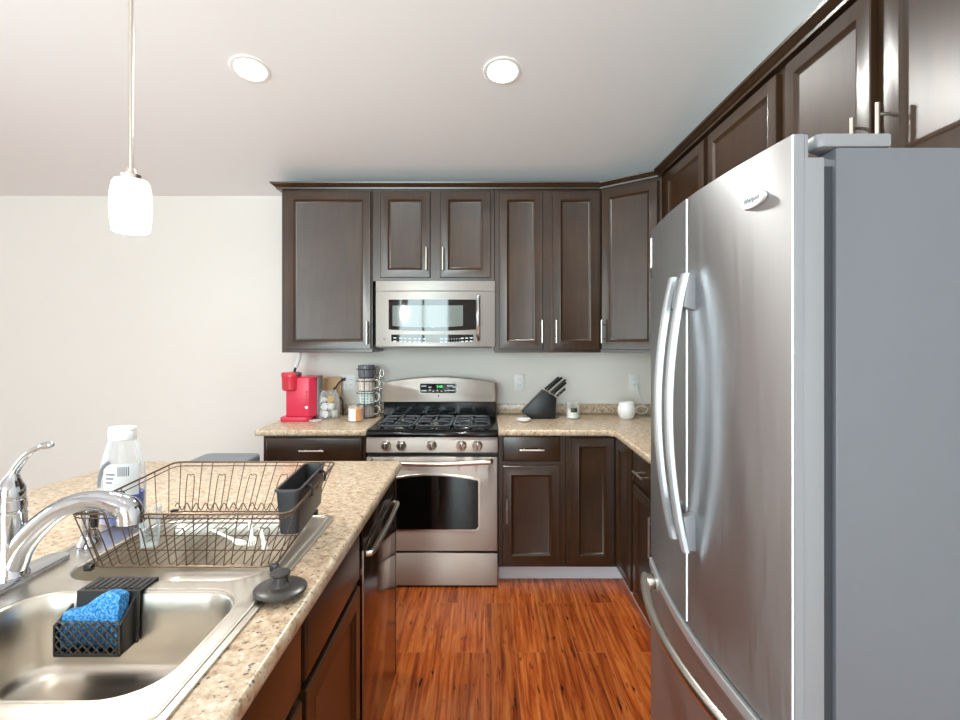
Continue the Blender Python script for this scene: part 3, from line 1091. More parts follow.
# pale ledge strip on the drawer top
rim = MB()
rim.prism(front_plan(FY0, FY1, 0.60, 20, -0.006), SEAM - 0.03, SEAM - 0.0035, 'z', 0.002, 1, None, edge_hor)
obj('drawer_rim', rim, 'silver_handle', fz_)
obj('center_strip', MB().box(ffx(FM) + 0.004, 0.60, FM - 0.002, FM + 0.002, SEAM + 0.01, FT - 0.001), 'white_plastic', t)
# vertical handles
def vhandle(yc, parent):
    x0 = ffx(yc)
    z0, z1 = 0.915, 1.615
    n = 16
    rings = []
    for k in range(n + 1):
        q = k / n
        z = z0 + (z1 - z0) * q
        o = 0.020 + 0.042 * math.sin(PI * q) ** 0.85
        x = x0 - o
        w, th = 0.0115, 0.009
        rings.append([Vector((x + a * th, yc + b * w, z)) for a, b in ((-1, -0.7), (-1, 0.7), (-0.5, 1), (0.6, 1), (1, 0.6), (1, -0.6), (0.6, -1), (-0.5, -1))])
    h = obj('handle', MB().loft(rings, True, True), 'silver_handle', parent)
    for za, zb in ((z1 - 0.095, z1 - 0.004), (z0 + 0.004, z0 + 0.10)):
        obj('mount', MB().prism([(x0 - 0.030, za + 0.01), (x0 + 0.003, za), (x0 + 0.003, zb), (x0 - 0.018, zb)] if za > 1.2 else [(x0 - 0.018, za), (x0 + 0.003, za), (x0 + 0.003, zb), (x0 - 0.030, zb - 0.01)], yc - 0.013, yc + 0.013, 'y', 0.004, 2), 'fridge_light', parent)
    return h
vhandle(FM - 0.045, d1)
vhandle(FM + 0.045, d2)
# freezer handle
n = 20
hz = 0.655
hy0, hy1 = 0.97, 1.735
pts = []
for k in range(n + 1):
    q = k / n
    y = hy0 + (hy1 - hy0) * q
    pts.append((ffx(y) - 0.028 - 0.026 * math.sin(PI * q) ** 0.7, y, hz))
h = obj('handle', MB().tube(pts, 0.0135, 12, False, 1.25), 'nickel', fz_)
for y in (hy0 + 0.03, hy1 - 0.03):
    obj('mount', MB().box(ffx(y) - 0.03, ffx(y) + 0.004, y - 0.024, y + 0.024, hz - 0.017, hz + 0.017, 0.006, 2), 'nickel', fz_)
obj('hinge_cover', MB().prism([(0.60, FY0 + 0.02), (0.612, FY0 + 0.013), (0.735, FY0 + 0.013), (0.735, FY0 + 0.09), (0.66, FY0 + 0.09), (0.60, FY0 + 0.045)], 1.7985, 1.824, 'z', 0.005, 2), 'fridge_light', t, label='grey plastic hinge cover')
# oval badge
by, bz = 1.03, 1.675
by = FX * 520 / (752 - CX) * 0.975
bx = ffx(by)
bmx = Matrix.Translation((bx - 0.0005, by, H + (CY - 200) * by / 520)) @ Matrix.Rotation(-PI / 2, 4, 'Z') @ Matrix.Rotation(PI / 2, 4, 'X')
el = [(0.046 * math.cos(2 * PI * k / 32), 0.0155 * math.sin(2 * PI * k / 32)) for k in range(32)]
bdg = obj('badge', MB().prism(el, -0.004, 0.004, 'z', 0.0015, 2, bmx), 'white_plastic', d1, label='white oval maker badge')
obj('lettering', MB().text('Whirlpool', 0.014, bmx @ Matrix.Translation((0, 0.001, 0.0044))), 'label_grey', d1)
# energy stickers on the far edge
sy = 1.765
obj('sticker', MB().box(ffx(sy) - 0.0012, ffx(sy) + 0.002, sy - 0.022, sy + 0.008, 1.69, 1.79), 'label_white', d2, label='white label at the far top corner')
obj('sticker', MB().box(ffx(sy) - 0.0012, ffx(sy) + 0.002, sy - 0.022, sy + 0.008, 1.655, 1.685), 'dark_plastic', d2, label='dark printed label at the far top corner')

# ------------------------------------------------------------------ sink
t = thing('sink', 'stainless double-bowl drop-in sink set in the island countertop', 'sink', ((SX0 + SX1) / 2, (SY0 + SY1) / 2, CT))
deck = obj('deck', MB().prism(rrect(SX0, SX1, SY0, SY1, 0.03, 5), CT + 0.0003, CT + 0.0062, 'z', 0.0025, 2, None, edge_hor), 'steel_sink', t)
BX0, BX1 = -0.955, -0.497
bowls = [(0.765, 1.100), (1.140, 1.522)]
deck.data.transform(Matrix.Translation(t.location)); deck.parent = None
cut(deck, [MB().prism(rrect(BX0, BX1, a, b, 0.085, 8), 0.8, 1.0) for a, b in bowls])
deck.data.transform(Matrix.Translation(-t.location)); deck.parent = t
# raised bead round the deck
bead = [(p[0], p[1], CT + 0.0062) for p in rrect(SX0 + 0.016, SX1 - 0.016, SY0 + 0.016, SY1 - 0.016, 0.024, 5)]
obj('bead', MB().tube(bead, 0.0042, 8, True, 0.8), 'steel_sink', t)
for a, b in bowls:
    rings = []
    def ring(ins, z, r): return [Vector((p[0], p[1], z)) for p in rrect(BX0 + ins, BX1 - ins, a + ins, b - ins, r, 8)]
    zt = CT + 0.0064
    rings.append(ring(-0.006, zt, 0.090))
    rings.append(ring(-0.002, zt - 0.0005, 0.087))
    rings.append(ring(0.003, zt - 0.003, 0.083))
    rings.append(ring(0.006, zt - 0.008, 0.080))
    rings.append(ring(0.009, zt - 0.05, 0.078))
    rings.append(ring(0.014, zt - 0.12, 0.075))
    for k in range(1, 7):
        q = math.radians(90 * k / 6)
        rings.append(ring(0.015 + 0.04 * (1 - math.cos(q)), zt - 0.13 - 0.04 * math.sin(q), 0.074 - 0.03 * (1 - math.cos(q))))
    cxm, cym = (BX0 + BX1) / 2, (a + b) / 2
    last = rings[-1]
    for q in (0.6, 0.3):
        rings.append([Vector((cxm + (p.x - cxm) * q, cym + (p.y - cym) * q, zt - 0.172 - 0.002 * (1 - q))) for p in last])
    o = obj('bowl', MB().loft(rings, False, True), 'steel_sink', t)
    obj('drain', MB().lathe([(0.045, zt - 0.1735), (0.043, zt - 0.170), (0.034, zt - 0.1715), (0.0, zt - 0.1725)], (cxm, cym, 0), 24, None, False, False), 'chrome', o)

SD = CT + 0.0066   # top of the sink deck
# ------------------------------------------------------------------ faucet
fxx, fyy = -1.040, 1.14
t = thing('faucet', 'chrome single-lever kitchen faucet with arched spout on the sink deck', 'faucet', (fxx, fyy, SD))
obj('escutcheon', MB().prism(rrect(fxx - 0.022, fxx + 0.036, 1.0, 1.275, 0.026, 6), SD, SD + 0.009, 'z', 0.003, 2, None, lambda e: abs(e.verts[0].co.z - e.verts[1].co.z) < 1e-5 and e.verts[0].co.z > SD + 0.004), 'chrome', t)
obj('body', MB().lathe([(0.034, SD + 0.0092), (0.034, SD + 0.016), (0.031, SD + 0.022), (0.029, SD + 0.10), (0.0295, SD + 0.125), (0.0295, SD + 0.150), (0.0275, SD + 0.152), (0.0275, SD + 0.156), (0.0295, SD + 0.158), (0.029, SD + 0.178), (0.0275, SD + 0.180)], (fxx, fyy, 0), 28), 'chrome', t)
sp = smooth([(fxx + 0.004, fyy, SD + 0.03), (fxx + 0.024, fyy, SD + 0.075), (fxx + 0.060, fyy, SD + 0.118), (fxx + 0.11, fyy, SD + 0.157), (fxx + 0.165, fyy, SD + 0.175), (fxx + 0.21, fyy, SD + 0.174), (fxx + 0.240, fyy, SD + 0.164)], 6)
nn = len(sp)
obj('spout', MB().tube(sp, [0.028 - 0.007 * min(1, i / (nn * 0.5)) + (0.004 * max(0, (i / nn - 0.7) / 0.3)) for i in range(nn)], 16), 'chrome', t)
hd = [(fxx + 0.226, fyy, SD + 0.170), (fxx + 0.248, fyy, SD + 0.163), (fxx + 0.262, fyy, SD + 0.150), (fxx + 0.264, fyy, SD + 0.128)]
obj('spray_head', MB().tube(smooth(hd, 4), [0.025] * 5 + [0.027] * 5 + [0.0275] * 3, 18), 'chrome', t)
lv = smooth([(fxx, fyy, SD + 0.18), (fxx + 0.002, fyy, SD + 0.215), (fxx + 0.012, fyy, SD + 0.245), (fxx + 0.035, fyy, SD + 0.275), (fxx + 0.062, fyy, SD + 0.292), (fxx + 0.085, fyy, SD + 0.298)], 5)
nn = len(lv)
prof = [0.0275, 0.0278, 0.0275, 0.0268, 0.025, 0.022, 0.018, 0.0145, 0.0115, 0.0095]
obj('lever', MB().tube(lv, [prof[i] if i < len(prof) else max(0.0058, 0.0095 - 0.0004 * (i - 9)) + (0.0022 if i > nn - 5 else 0) for i in range(nn)], 14).sphere(lv[-1], 0.0079, (1.3, 1, 1), 12), 'chrome', t)
sx, sy_ = -1.012, 1.33
t = thing('sprayer', 'short chrome side sprayer on the sink deck behind the faucet', 'sprayer', (sx, sy_, SD))
obj('base', MB().lathe([(0.027, SD), (0.026, SD + 0.012), (0.020, SD + 0.02), (0.019, SD + 0.03)], (sx, sy_, 0), 20), 'chrome', t)
obj('sprayer_head', MB().lathe([(0.017, SD + 0.0302), (0.019, SD + 0.05), (0.022, SD + 0.075), (0.022, SD + 0.095), (0.017, SD + 0.1)], (sx, sy_, 0), 20), 'chrome', t)
obj('trigger', MB().box(sx + 0.018, sx + 0.026, sy_ - 0.018, sy_ - 0.004, SD + 0.045, SD + 0.09, 0.003, 2), 'black_plastic', t)

# ------------------------------------------------------------------ dish soap bottle
bx, by = -1.045, 1.5
t = thing('soap_bottle', 'clear dish soap bottle with white cap, printed label and blue liquid behind the sink', 'bottle', (bx, by, SD))
CTB = SD + 0.0003
def oval(rx, ry, z, n=28): return [Vector((bx + rx * math.cos(2 * PI * k / n), by + ry * math.sin(2 * PI * k / n), z)) for k in range(n)]
Z = lambda py: H - (py - CY) * by / 520
obj('bottle', MB().loft([oval(0.058, 0.034, CTB + 0.001), oval(0.064, 0.038, CTB + 0.012), oval(0.064, 0.038, CTB + 0.09), oval(0.065, 0.038, Z(480)), oval(0.061, 0.036, Z(465)), oval(0.050, 0.032, Z(450)), oval(0.040, 0.028, Z(441)), oval(0.036, 0.026, Z(438))], True, True), 'clear_plastic', t)
obj('soap', MB().loft([oval(0.054, 0.031, CTB + 0.004), oval(0.060, 0.0345, CTB + 0.014), oval(0.060, 0.0345, Z(491))], True, True), 'blue_liquid', t)
cpo = [(0.032, Z(439.5)), (0.037, Z(438.5)), (0.038, Z(432)), (0.036, Z(430)), (0.037, Z(429.5)), (0.036, Z(427))]
obj('cap', MB().loft([oval(r, r * 0.8, z) for r, z in cpo], True, True), 'white_plastic', t)
def front_patch(x0, x1, z0, z1, rx=0.0655, ry=0.0386, n=10):
    mb = MB(); v = []
    for k in range(n + 1):
        x = x0 + (x1 - x0) * k / n
        y = by - ry * math.sqrt(max(0, 1 - (x / rx) ** 2))
        v += [Vector((bx + x, y, z0)), Vector((bx + x, y, z1)), Vector((bx + x, y + 0.0005, z0)), Vector((bx + x, y + 0.0005, z1))]
    f = []
    for i in range(n):
        a = 4 * i
        f += [(a, a + 4, a + 5, a + 1), (a + 2, a + 3, a + 7, a + 6), (a, a + 2, a + 6, a + 4), (a + 1, a + 5, a + 7, a + 3)]
    f += [(0, 1, 3, 2), (4 * n, 4 * n + 2, 4 * n + 3, 4 * n + 1)]
    mb._new(v, f)
    return mb
lb = obj('label', front_patch(-0.03, 0.058, Z(492), Z(461)), 'label_white', t)
obj('arch_print', MB().tube([(bx + p[0], by - 0.0386 * math.sqrt(max(0, 1 - (p[0] / 0.0655) ** 2)) - 0.0006, p[1]) for p in [(0.0 - 0.048 * math.cos(a), Z(485) + 0.075 * math.sin(a)) for a in [PI / 2 * k / 8 for k in range(8)]]], 0.006, 6, False, 0.2), 'label_grey', t)
for k in range(6):
    obj('barcode', front_patch(0.012 + 0.005 * k, 0.0145 + 0.005 * k, Z(473), Z(464), 0.0662, 0.0392, 1), 'label_grey', lb)
for k in range(3):
    obj('print_line', front_patch(-0.022, 0.004 - 0.004 * k, Z(472 + 4 * k), Z(470.6 + 4 * k), 0.0662, 0.0392, 3), 'label_grey', lb)
obj('print_band', front_patch(-0.02, 0.03, Z(490), Z(487), 0.0662, 0.0392, 4), 'label_navy', lb)

# ------------------------------------------------------------------ dish rack over the far bowl
t = thing('dish_rack', 'bronze wire dish rack standing over the far sink bowl', 'dish rack', (-0.7, 1.38, SD))
wr = 0.0014
# rim and base corners: near-left, near-right, far-right, far-left
zb = SD + 0.011
zr = 1.064
RT = [Vector((-0.926, 1.149, zr)), Vector((-0.430, 1.149, zr)), Vector((-0.467, 1.627, zr)), Vector((-0.968, 1.627, zr))]
RB = [Vector((-0.906, 1.19, zb)), Vector((-0.482, 1.19, zb)), Vector((-0.512, 1.565, zb)), Vector((-0.935, 1.565, zb))]
def quad_loop(q, dz=0.0, ins=0.0):
    c = sum(q, Vector()) / 4
    out = []
    for i_ in range(4):
        p, a_, b_ = q[i_], q[i_ - 1], q[(i_ + 1) % 4]
        p = p + (c - p).normalized() * ins
        for w_ in (0.03, 0.012): out.append(p + (a_ - p).normalized() * w_ + (b_ - p).normalized() * (0.03 - w_) * 0.25)
        for w_ in (0.012, 0.03): out.append(p + (b_ - p).normalized() * w_ + (a_ - p).normalized() * (0.03 - w_) * 0.25)
    return [v_ + Vector((0, 0, dz)) for v_ in out]
rm = MB()
rm.tube(quad_loop(RT), 0.0028, 8, True)
rm.tube(quad_loop(RT, -0.011, 0.006), 0.0016, 6, True)
obj('rim', rm, 'bronze', t)
bs = MB()
bs.tube(quad_loop(RB, -0.002), 0.0024, 8, True)
def lerp(a_, b_, q_): return a_ + (b_ - a_) * q_
for q in (0.25, 0.5, 0.75):
    bs.tube([lerp(RB[0], RB[3], q) - Vector((0, 0, 0.003)), lerp(RB[1], RB[2], q) - Vector((0, 0, 0.003))], wr, 6)
wv_ = [lerp(RB[3], RB[2], k / 120) + Vector((0, 0.004, 0.012 + 0.011 * math.sin(k / 120 * 2 * PI * 15))) for k in range(121)]
bs.tube(wv_, 0.0016, 6)
obj('base', bs, 'bronze', t)
ww = MB()
N_ = 15
up = Vector((0, 0, 0.006))
yy_ = Vector((0, 0.008, 0))
for i in range(N_):
    q = (i + 0.5) / N_
    nb_, fb_, nt_, ft_ = lerp(RB[0], RB[1], q), lerp(RB[3], RB[2], q), lerp(RT[0], RT[1], q), lerp(RT[3], RT[2], q)
    if i % 3 == 1:
        w = Vector((0.011, 0, 0))
        for b_, t_ in ((nb_, nt_), (fb_, ft_)):
            m_ = lerp(b_, t_, 0.72)
            ww.tube(smooth([b_ - w, m_ - w - up, m_, m_ + w - up, b_ + w], 4), wr, 6)
        ww.tube([nb_ - w, fb_ - w], wr, 6)
        ww.tube([nb_ + w, fb_ + w], wr, 6)
    else:
        ww.tube([nt_, nb_ + up, nb_ + yy_, fb_ - yy_, fb_ + up, ft_], wr, 6)
for i in range(6):
    q = (i + 0.5) / 6
    ww.tube([lerp(RT[0], RT[3], q), lerp(RB[0], RB[3], q)], wr, 6)
    ww.tube([lerp(RT[1], RT[2], q), lerp(RB[1], RB[2], q)], wr, 6)
obj('wire_basket', ww, 'bronze', t)
for p in RB:
    zf = CT + 0.0068
    obj('foot', MB().box(p.x - 0.009, p.x + 0.009, p.y - 0.007, p.y + 0.007, zf, zb + 0.004, 0.002, 2), 'black_plastic', t)

# cutlery caddy hooked on the right side of the rack
t = thing('cutlery_caddy', 'charcoal plastic cutlery holder hooked on the right end of the wire rack', 'caddy', (-0.4707, 1.3675, 0.98))
def caddy():
    mb = MB()
    def rg(ins, z, off=0): return [Vector((p[0], p[1], z)) for p in rrect(-0.499 + ins, -0.4425 - ins, 1.235 + ins * 1.6, 1.50 - ins * 1.6, 0.012, 4)]
    rings = [rg(0.008, 0.984), rg(0.006, 0.981), rg(0.0, 1.084), rg(-0.003, 1.086), rg(-0.003, 1.090), rg(0.003, 1.090), rg(0.009, 0.988)]
    mb.loft(rings, True, True)
    return mb
cd = obj('cup', caddy(), 'dark_plastic', t)
for yy in (1.30, 1.44):
    hk = MB().tube(smooth([(-0.4425, yy, 1.078), (-0.435, yy, 1.083), (-0.428, yy, 1.074), (-0.429, yy, 1.055)], 4), 0.003, 6)
    obj('hook', hk, 'dark_plastic', t)
t.location = (-0.482, 1.372, 0.98)
t.rotation_euler = (0, 0, 0.0775)

# white plastic cutlery lying in the rack
def utensil(p0, p1, zc, kind, label):
    a, b = Vector((p0[0], p0[1], zc)), Vector((p1[0], p1[1], zc + 0.003))
    dd = (b - a).normalized(); nn_ = Vector((-dd.y, dd.x, 0))
    L_ = (b - a).length
    mb = MB()
    mt = Matrix(((dd.x, nn_.x, 0, a.x), (dd.y, nn_.y, 0, a.y), (0, 0, 1, zc), (0, 0, 0, 1)))
    mb.box(0, L_ * 0.68, -0.005, 0.005, 0, 0.003, 0.0012, 1, mt)
    if kind == 'fork':
        mb.prism([(L_ * 0.66, -0.004), (L_ * 0.74, -0.011), (L_ * 0.82, -0.011), (L_ * 0.82, 0.011), (L_ * 0.74, 0.011), (L_ * 0.66, 0.004)], 0, 0.003, 'z', 0, 1, mt)
        for k in range(4):
            y = -0.0085 + 0.0057 * k
            mb.box(L_ * 0.815, L_, y - 0.0018, y + 0.0018, 0, 0.0026, 0.0008, 1, mt)
    elif kind == 'spoon':
        mb.prism([(L_ * 0.84 + 0.16 * L_ * math.cos(2 * PI * k / 18), 0.013 * math.sin(2 * PI * k / 18)) for k in range(18)], 0, 0.003, 'z', 0.001, 1, mt)
    else:
        mb.prism([(L_ * 0.66, -0.006), (L_ * 0.95, -0.009), (L_, 0.0), (L_ * 0.97, 0.006), (L_ * 0.66, 0.006)], 0, 0.0024, 'z', 0, 1, mt)
    o = obj(kind, mb, 'white_plastic')
    return tag(o, label, kind)
zu = zb + 0.0025
utensil((-0.735, 1.40), (-0.60, 1.30), zu, 'spoon', 'white plastic spoon lying leftmost in the wire rack')
utensil((-0.66, 1.46), (-0.575, 1.285), zu + 0.0036, 'fork', 'white plastic fork lying on top in the middle of the rack')
utensil((-0.61, 1.41), (-0.535, 1.27), zu, 'knife', 'white plastic knife lying right of the fork in the rack')

# drinking glass in the rack
gx, gy = -0.868, 1.30
t = tag(obj('drinking_glass', MB().lathe([(0.020, zb + 0.0022), (0.025, zb + 0.08), (0.026, zb + 0.10), (0.0245, zb + 0.10), (0.0235, zb + 0.08), (0.0185, zb + 0.006), (0, zb + 0.006)], (gx + 0.03, gy, 0), 24, None, True, False), 'clear_glass'), 'clear drinking glass standing at the left end inside the wire rack', 'glass')

# ------------------------------------------------------------------ sponge holder and sponge
t = thing('sponge_holder', 'dark lattice sponge holder hung over the divider between the sink bowls', 'holder', (-0.80, 1.08, 0.81))
hx0, hx1 = -0.857, -0.728
hy0_, hy1_ = 1.036, 1.076
hz0, hz1 = 0.822, 0.881
bk = MB()
bk.prism([(1.076, hz0), (1.0815, hz0), (1.0865, SD + 0.003), (1.142, SD + 0.003), (1.151, SD - 0.03), (1.155, SD - 0.03), (1.1465, SD + 0.006), (1.082, SD + 0.006)], hx0 + 0.008, hx1 + 0.008, 'x')
sb = obj('back_strap', bk, 'rubber', t)
rg = MB()
for i in range(9):
    x = hx0 + 0.02 + (hx1 - hx0 - 0.022) * i / 8
    rg.box(x - 0.0045, x + 0.0045, 1.092, 1.138, SD + 0.006, SD + 0.0085, 0.001, 1)
obj('strap_rib', rg, 'rubber', sb)
ls = MB()
# lattice front
nx, nz = 7, 3
cw = (hx1 - hx0) / nx
for i in range(-nz, nx + 1):
    for sgn in (1, -1):
        x_a = hx0 + cw * (i + 0.0) if sgn > 0 else hx0 + cw * (i + nz)
        p = []
        for k in range(nz + 1):
            x = x_a + sgn * cw * k
            p.append((x, hz0 + (hz1 - hz0) * k / nz))
        p = [q for q in p if hx0 - 1e-4 <= q[0] <= hx1 + 1e-4]
        if len(p) > 1:
            ls.tube([(q[0], hy0_, q[1]) for q in (p[0], p[-1])], 0.0022, 6)
for i in range(nx):
    x = hx0 + cw * (i + 0.5)
    ls.tube([(x - cw / 2, hy0_, hz1 - 0.002), (x - cw / 4, hy0_, hz1 + 0.004), (x, hy0_, hz1 + 0.006), (x + cw / 4, hy0_, hz1 + 0.004), (x + cw / 2, hy0_, hz1 - 0.002)], 0.0024, 6)
ls.box(hx0 - 0.002, hx1 + 0.002, hy0_ - 0.0025, hy0_ + 0.0025, hz0 - 0.004, hz0 + 0.003, 0.001, 1)
ls.box(hx0 - 0.002, hx0 + 0.002, hy0_ - 0.0025, hy0_ + 0.0025, hz0, hz1 + 0.001)
ls.box(hx1 - 0.002, hx1 + 0.002, hy0_ - 0.0025, hy0_ + 0.0025, hz0, hz1 + 0.001)
obj('lattice_front', ls, 'rubber', t)
bt = MB().box(hx0, hx1, hy0_, 1.0815, hz0 - 0.004, hz0 - 0.001)
bt.prism([(hy0_, hz0), (1.0815, hz0), (1.084, SD - 0.004), (1.075, SD - 0.01), (hy0_, hz1)], hx1 - 0.002, hx1 + 0.002, 'x')
bt.prism([(hy0_, hz0), (1.0815, hz0), (1.0815, hz1 + 0.02), (hy0_, hz1)], hx0 - 0.002, hx0 + 0.002, 'x')
obj('basket_sides', bt, 'rubber', t)
# sponge: folded slab bent up to the right
def sponge():
    mb = MB()
    xs = [hx0 + 0.005 + (hx1 - hx0 - 0.012) * k / 14 for k in range(15)]
    rings = []
    for k, x in enumerate(xs):
        q = k / 14
        ztop = hz1 + 0.016 + 0.042 * (1 / (1 + math.exp(-(q - 0.45) * 9))) - 0.006 * max(0, q - 0.85) / 0.15
        zbot = hz0 + 0.004 + 0.006 * math.sin(q * 5) ** 2
        y0 = hy0_ + 0.006 + 0.004 * math.sin(q * 4)
        y1 = y0 + 0.030
        c = 0.005
        zt1 = ztop - 0.002
        rings.append([Vector(p) for p in ((x, y0, zbot + c), (x, y0 + c, zbot), (x, y1 - c, zbot), (x, y1, zbot + c), (x, y1, (zbot + zt1) / 2), (x, y1 + 0.006, zt1 - c), (x, y1 + 0.002, zt1), (x, y0 + 0.012, ztop), (x, y0 + 0.006, ztop - c), (x, y0, (zbot + ztop) / 2))])
    mb.loft(rings, True, True)
    return mb
tag(obj('sponge', sponge(), 'sponge'), 'bright blue sponge standing in the dark lattice holder', 'sponge')

# ------------------------------------------------------------------ sink stopper on the counter edge
sx, sy_ = -0.428, 1.088
t = thing('sink_stopper', 'dark rubber sink stopper with knob at the edge of the island counter', 'stopper', (sx, sy_, SD + 0.004))
zz = SD + 0.0046
obj('disc', MB().lathe([(0.050, zz), (0.0535, zz + 0.002), (0.0535, zz + 0.006), (0.049, zz + 0.009), (0.036, zz + 0.012), (0.0, zz + 0.013)], (sx, sy_, 0), 36, None, True, False), 'rubber', t)
obj('knob', MB().lathe([(0.024, zz + 0.0115), (0.0165, zz + 0.018), (0.0155, zz + 0.030), (0.020, zz + 0.034), (0.0205, zz + 0.038), (0.018, zz + 0.040), (0, zz + 0.040)], (sx, sy_, 0), 28, None, True, False), 'rubber', t)

# ------------------------------------------------------------------ lamps
px_, py_ = (131 - CX) * 1.5 / 520, 1.5
zc = ceil_z(py_)
t = thing('pendant_lamp', 'lit white opal glass pendant lamp on a thin steel rod above the island', 'pendant lamp', (px_, py_, 1.75))
prof = [(0.040, 1.757), (0.047, 1.760), (0.052, 1.795), (0.0535, 1.83), (0.052, 1.87), (0.047, 1.898), (0.042, 1.906), (0.028, 1.910)]
obj('shade', MB().lathe(prof, (px_, py_, 0), 32), 'shade', t)
obj('collar', MB().lathe([(0.024, 1.911), (0.026, 1.922), (0.016, 1.926), (0.012, 1.940)], (px_, py_, 0), 20), 'nickel', t)
obj('rod', MB().cyl((px_, py_, 1.935), (px_, py_, zc - 0.03), 0.0065, None, 12), 'nickel', t)
obj('canopy', MB().lathe([(0.012, zc - 0.04), (0.06, zc - 0.03), (0.062, zc - 0.017)], (px_, py_, 0), 24), 'nickel', t)
pl = bpy.data.lights.new('pendant_bulb', 'POINT')
pl.energy = 9; pl.color = (1, 0.93, 0.84); pl.shadow_soft_size = 0.06
po = bpy.data.objects.new('pendant_bulb', pl); COL.objects.link(po); po.parent = t; po.location = (0, 0, -0.06)

tilt = math.atan(SL)
def downlight(x, y, label, energy):
    z = ceil_z(y)
    t = thing('recessed_light', label, 'ceiling light', (x, y, z), 'recessed ceiling lights')
    R = Matrix.Rotation(-tilt, 4, 'X')
    obj('trim_ring', MB().lathe([(0.072, -0.004), (0.076, -0.007), (0.089, -0.006), (0.093, -0.0008)], (x, y, z), 36, R, False, False), 'white_plastic', t)
    obj('lens', MB().lathe([(0.0725, -0.0045), (0.05, -0.006), (0.0, -0.007)], (x, y, z), 32, R, False, False), 'lamp', t)
    l = bpy.data.lights.new('downlight_beam', 'AREA')
    l.shape = 'DISK'; l.size = 0.13; l.energy = energy; l.color = (0.97, 0.98, 0.94); l.spread = math.radians(150)
    o = bpy.data.objects.new('downlight_beam', l); COL.objects.link(o); o.parent = t
    o.location = (0, -0.003, -0.014); o.rotation_euler = (-tilt, 0, 0)
def at_ceiling(px, py):
    # intersect the view ray with the sloped ceiling
    k = (CY - py) / F
    y = (CZ + SL * WB - H) / (k + SL)
    return (px - CX) / F * y, y
x, y = at_ceiling(250.5, 69)
downlight(x, y, 'lit round recessed ceiling light nearer the pendant lamp', 5)
x2, y2 = at_ceiling(502.5, 71)
downlight(x2, y2, 'lit round recessed ceiling light in front of the tall two-door cabinet', 15)
downlight(-0.95, 0.35, 'added out-of-view recessed ceiling light over the near half of the sink', 3)  # extra lamp outside the frame, added to brighten the island counter

# ------------------------------------------------------------------ outlets
def outlet(px, py, w, h, label, gangs=1, wall_d=WB):
    x = (px - CX) * wall_d / 520; z = H - (py - CY) * wall_d / 520
    t = thing('wall_outlet', label, 'outlet', (x, wall_d, z))
    obj('plate', MB().box(x - w / 2, x + w / 2, wall_d - 0.006, wall_d - 0.0004, z - h / 2, z + h / 2, 0.002, 2), 'white_plastic', t)
    for g in range(gangs):
        gx_ = x + (g - (gangs - 1) / 2) * 0.046
        for s_ in (-1, 1):
            rc = obj('receptacle', MB().prism(rrect(gx_ - 0.016, gx_ + 0.016, z + s_ * 0.02 - 0.013, z + s_ * 0.02 + 0.013, 0.006, 4), wall_d - 0.0078, wall_d - 0.0062, 'y'), 'white_ceramic', t)
            obj('slot', MB().box(gx_ - 0.008, gx_ - 0.005, wall_d - 0.0083, wall_d - 0.0079, z + s_ * 0.02 - 0.002, z + s_ * 0.02 + 0.007).box(gx_ + 0.005, gx_ + 0.008, wall_d - 0.0083, wall_d - 0.0079, z + s_ * 0.02 - 0.002, z + s_ * 0.02 + 0.007), 'label_grey', rc)
    return x, z
ox1, oz1 = outlet(348, 382.5, 0.116, 0.115, 'white double wall outlet behind the mug tower with a black plug in it', 2)
outlet(519.5, 382.5, 0.072, 0.115, 'white wall outlet between the range and the knife block')
ox3, oz3 = outlet(634, 382.5, 0.072, 0.115, 'white wall outlet above the round white pot with a plug in it')

# ------------------------------------------------------------------ left counter things
G = lambda px, d: (px - CX) * d / 520
V = lambda py, d: H - (py - CY) * d / 520
C0 = CT + 0.0005
# coffee maker
D = 3.40
t = thing('coffee_maker', 'raspberry red single-serve coffee maker under the left wall cabinet', 'coffee maker', (G(301, D), D, C0))
body = obj('body', MB().prism([(G(288.5, D), D - 0.03), (G(289.5, D), D - 0.06), (G(312, D), D - 0.06), (G(317, D), D - 0.01), (G(317, D), D + 0.10), (G(288.5, D), D + 0.10)], C0 + 0.028, V(377, D), 'z', 0.006, 2), 'red_plastic', t)
obj('brew_head', MB().lathe([(0.050, V(390, D)), (0.059, V(388.5, D)), (0.061, V(377, D)), (0.062, V(376, D))], (G(293, D), D - 0.025, 0), 32), 'red_dark', t)
obj('lid', MB().lathe([(0.0635, V(376, D) + 0.0003), (0.0635, V(373, D)), (0.059, V(372, D)), (0, V(372, D))], (G(293, D), D - 0.025, 0), 32, None, True, False), 'red_dark', t)
obj('handle', MB().box(G(296, D), G(302.5, D), D - 0.07, D - 0.03, V(375, D), V(372, D), 0.003, 2), 'dark_plastic', t)
obj('base', MB().prism(rrect(G(284, D), G(313, D), D - 0.085, D + 0.095, 0.03, 5), C0, C0 + 0.0275, 'z', 0.005, 2, None, lambda e: abs(e.verts[0].co.z - e.verts[1].co.z) < 1e-5), 'red_plastic', t)
obj('back_tank', MB().box(G(317.2, D), G(318.2, D), D + 0.0, D + 0.095, C0 + 0.03, V(377, D), 0.0004, 1), 'fridge_light', t)
obj('top_plate', MB().box(G(303, D), G(318.2, D), D - 0.04, D + 0.098, V(377, D) + 0.0004, V(376.2, D), 0.0004, 1), 'red_dark', t)
for i, py in enumerate((392, 396, 400, 404)):
    obj('button', MB().lathe([(0.008, 0), (0.0075, 0.003), (0, 0.003)], (G(306.5, D - 0.06), D - 0.0602, V(py, D - 0.06)), 14, Matrix.Rotation(PI / 2, 4, 'X'), True, False), 'red_dark', body)
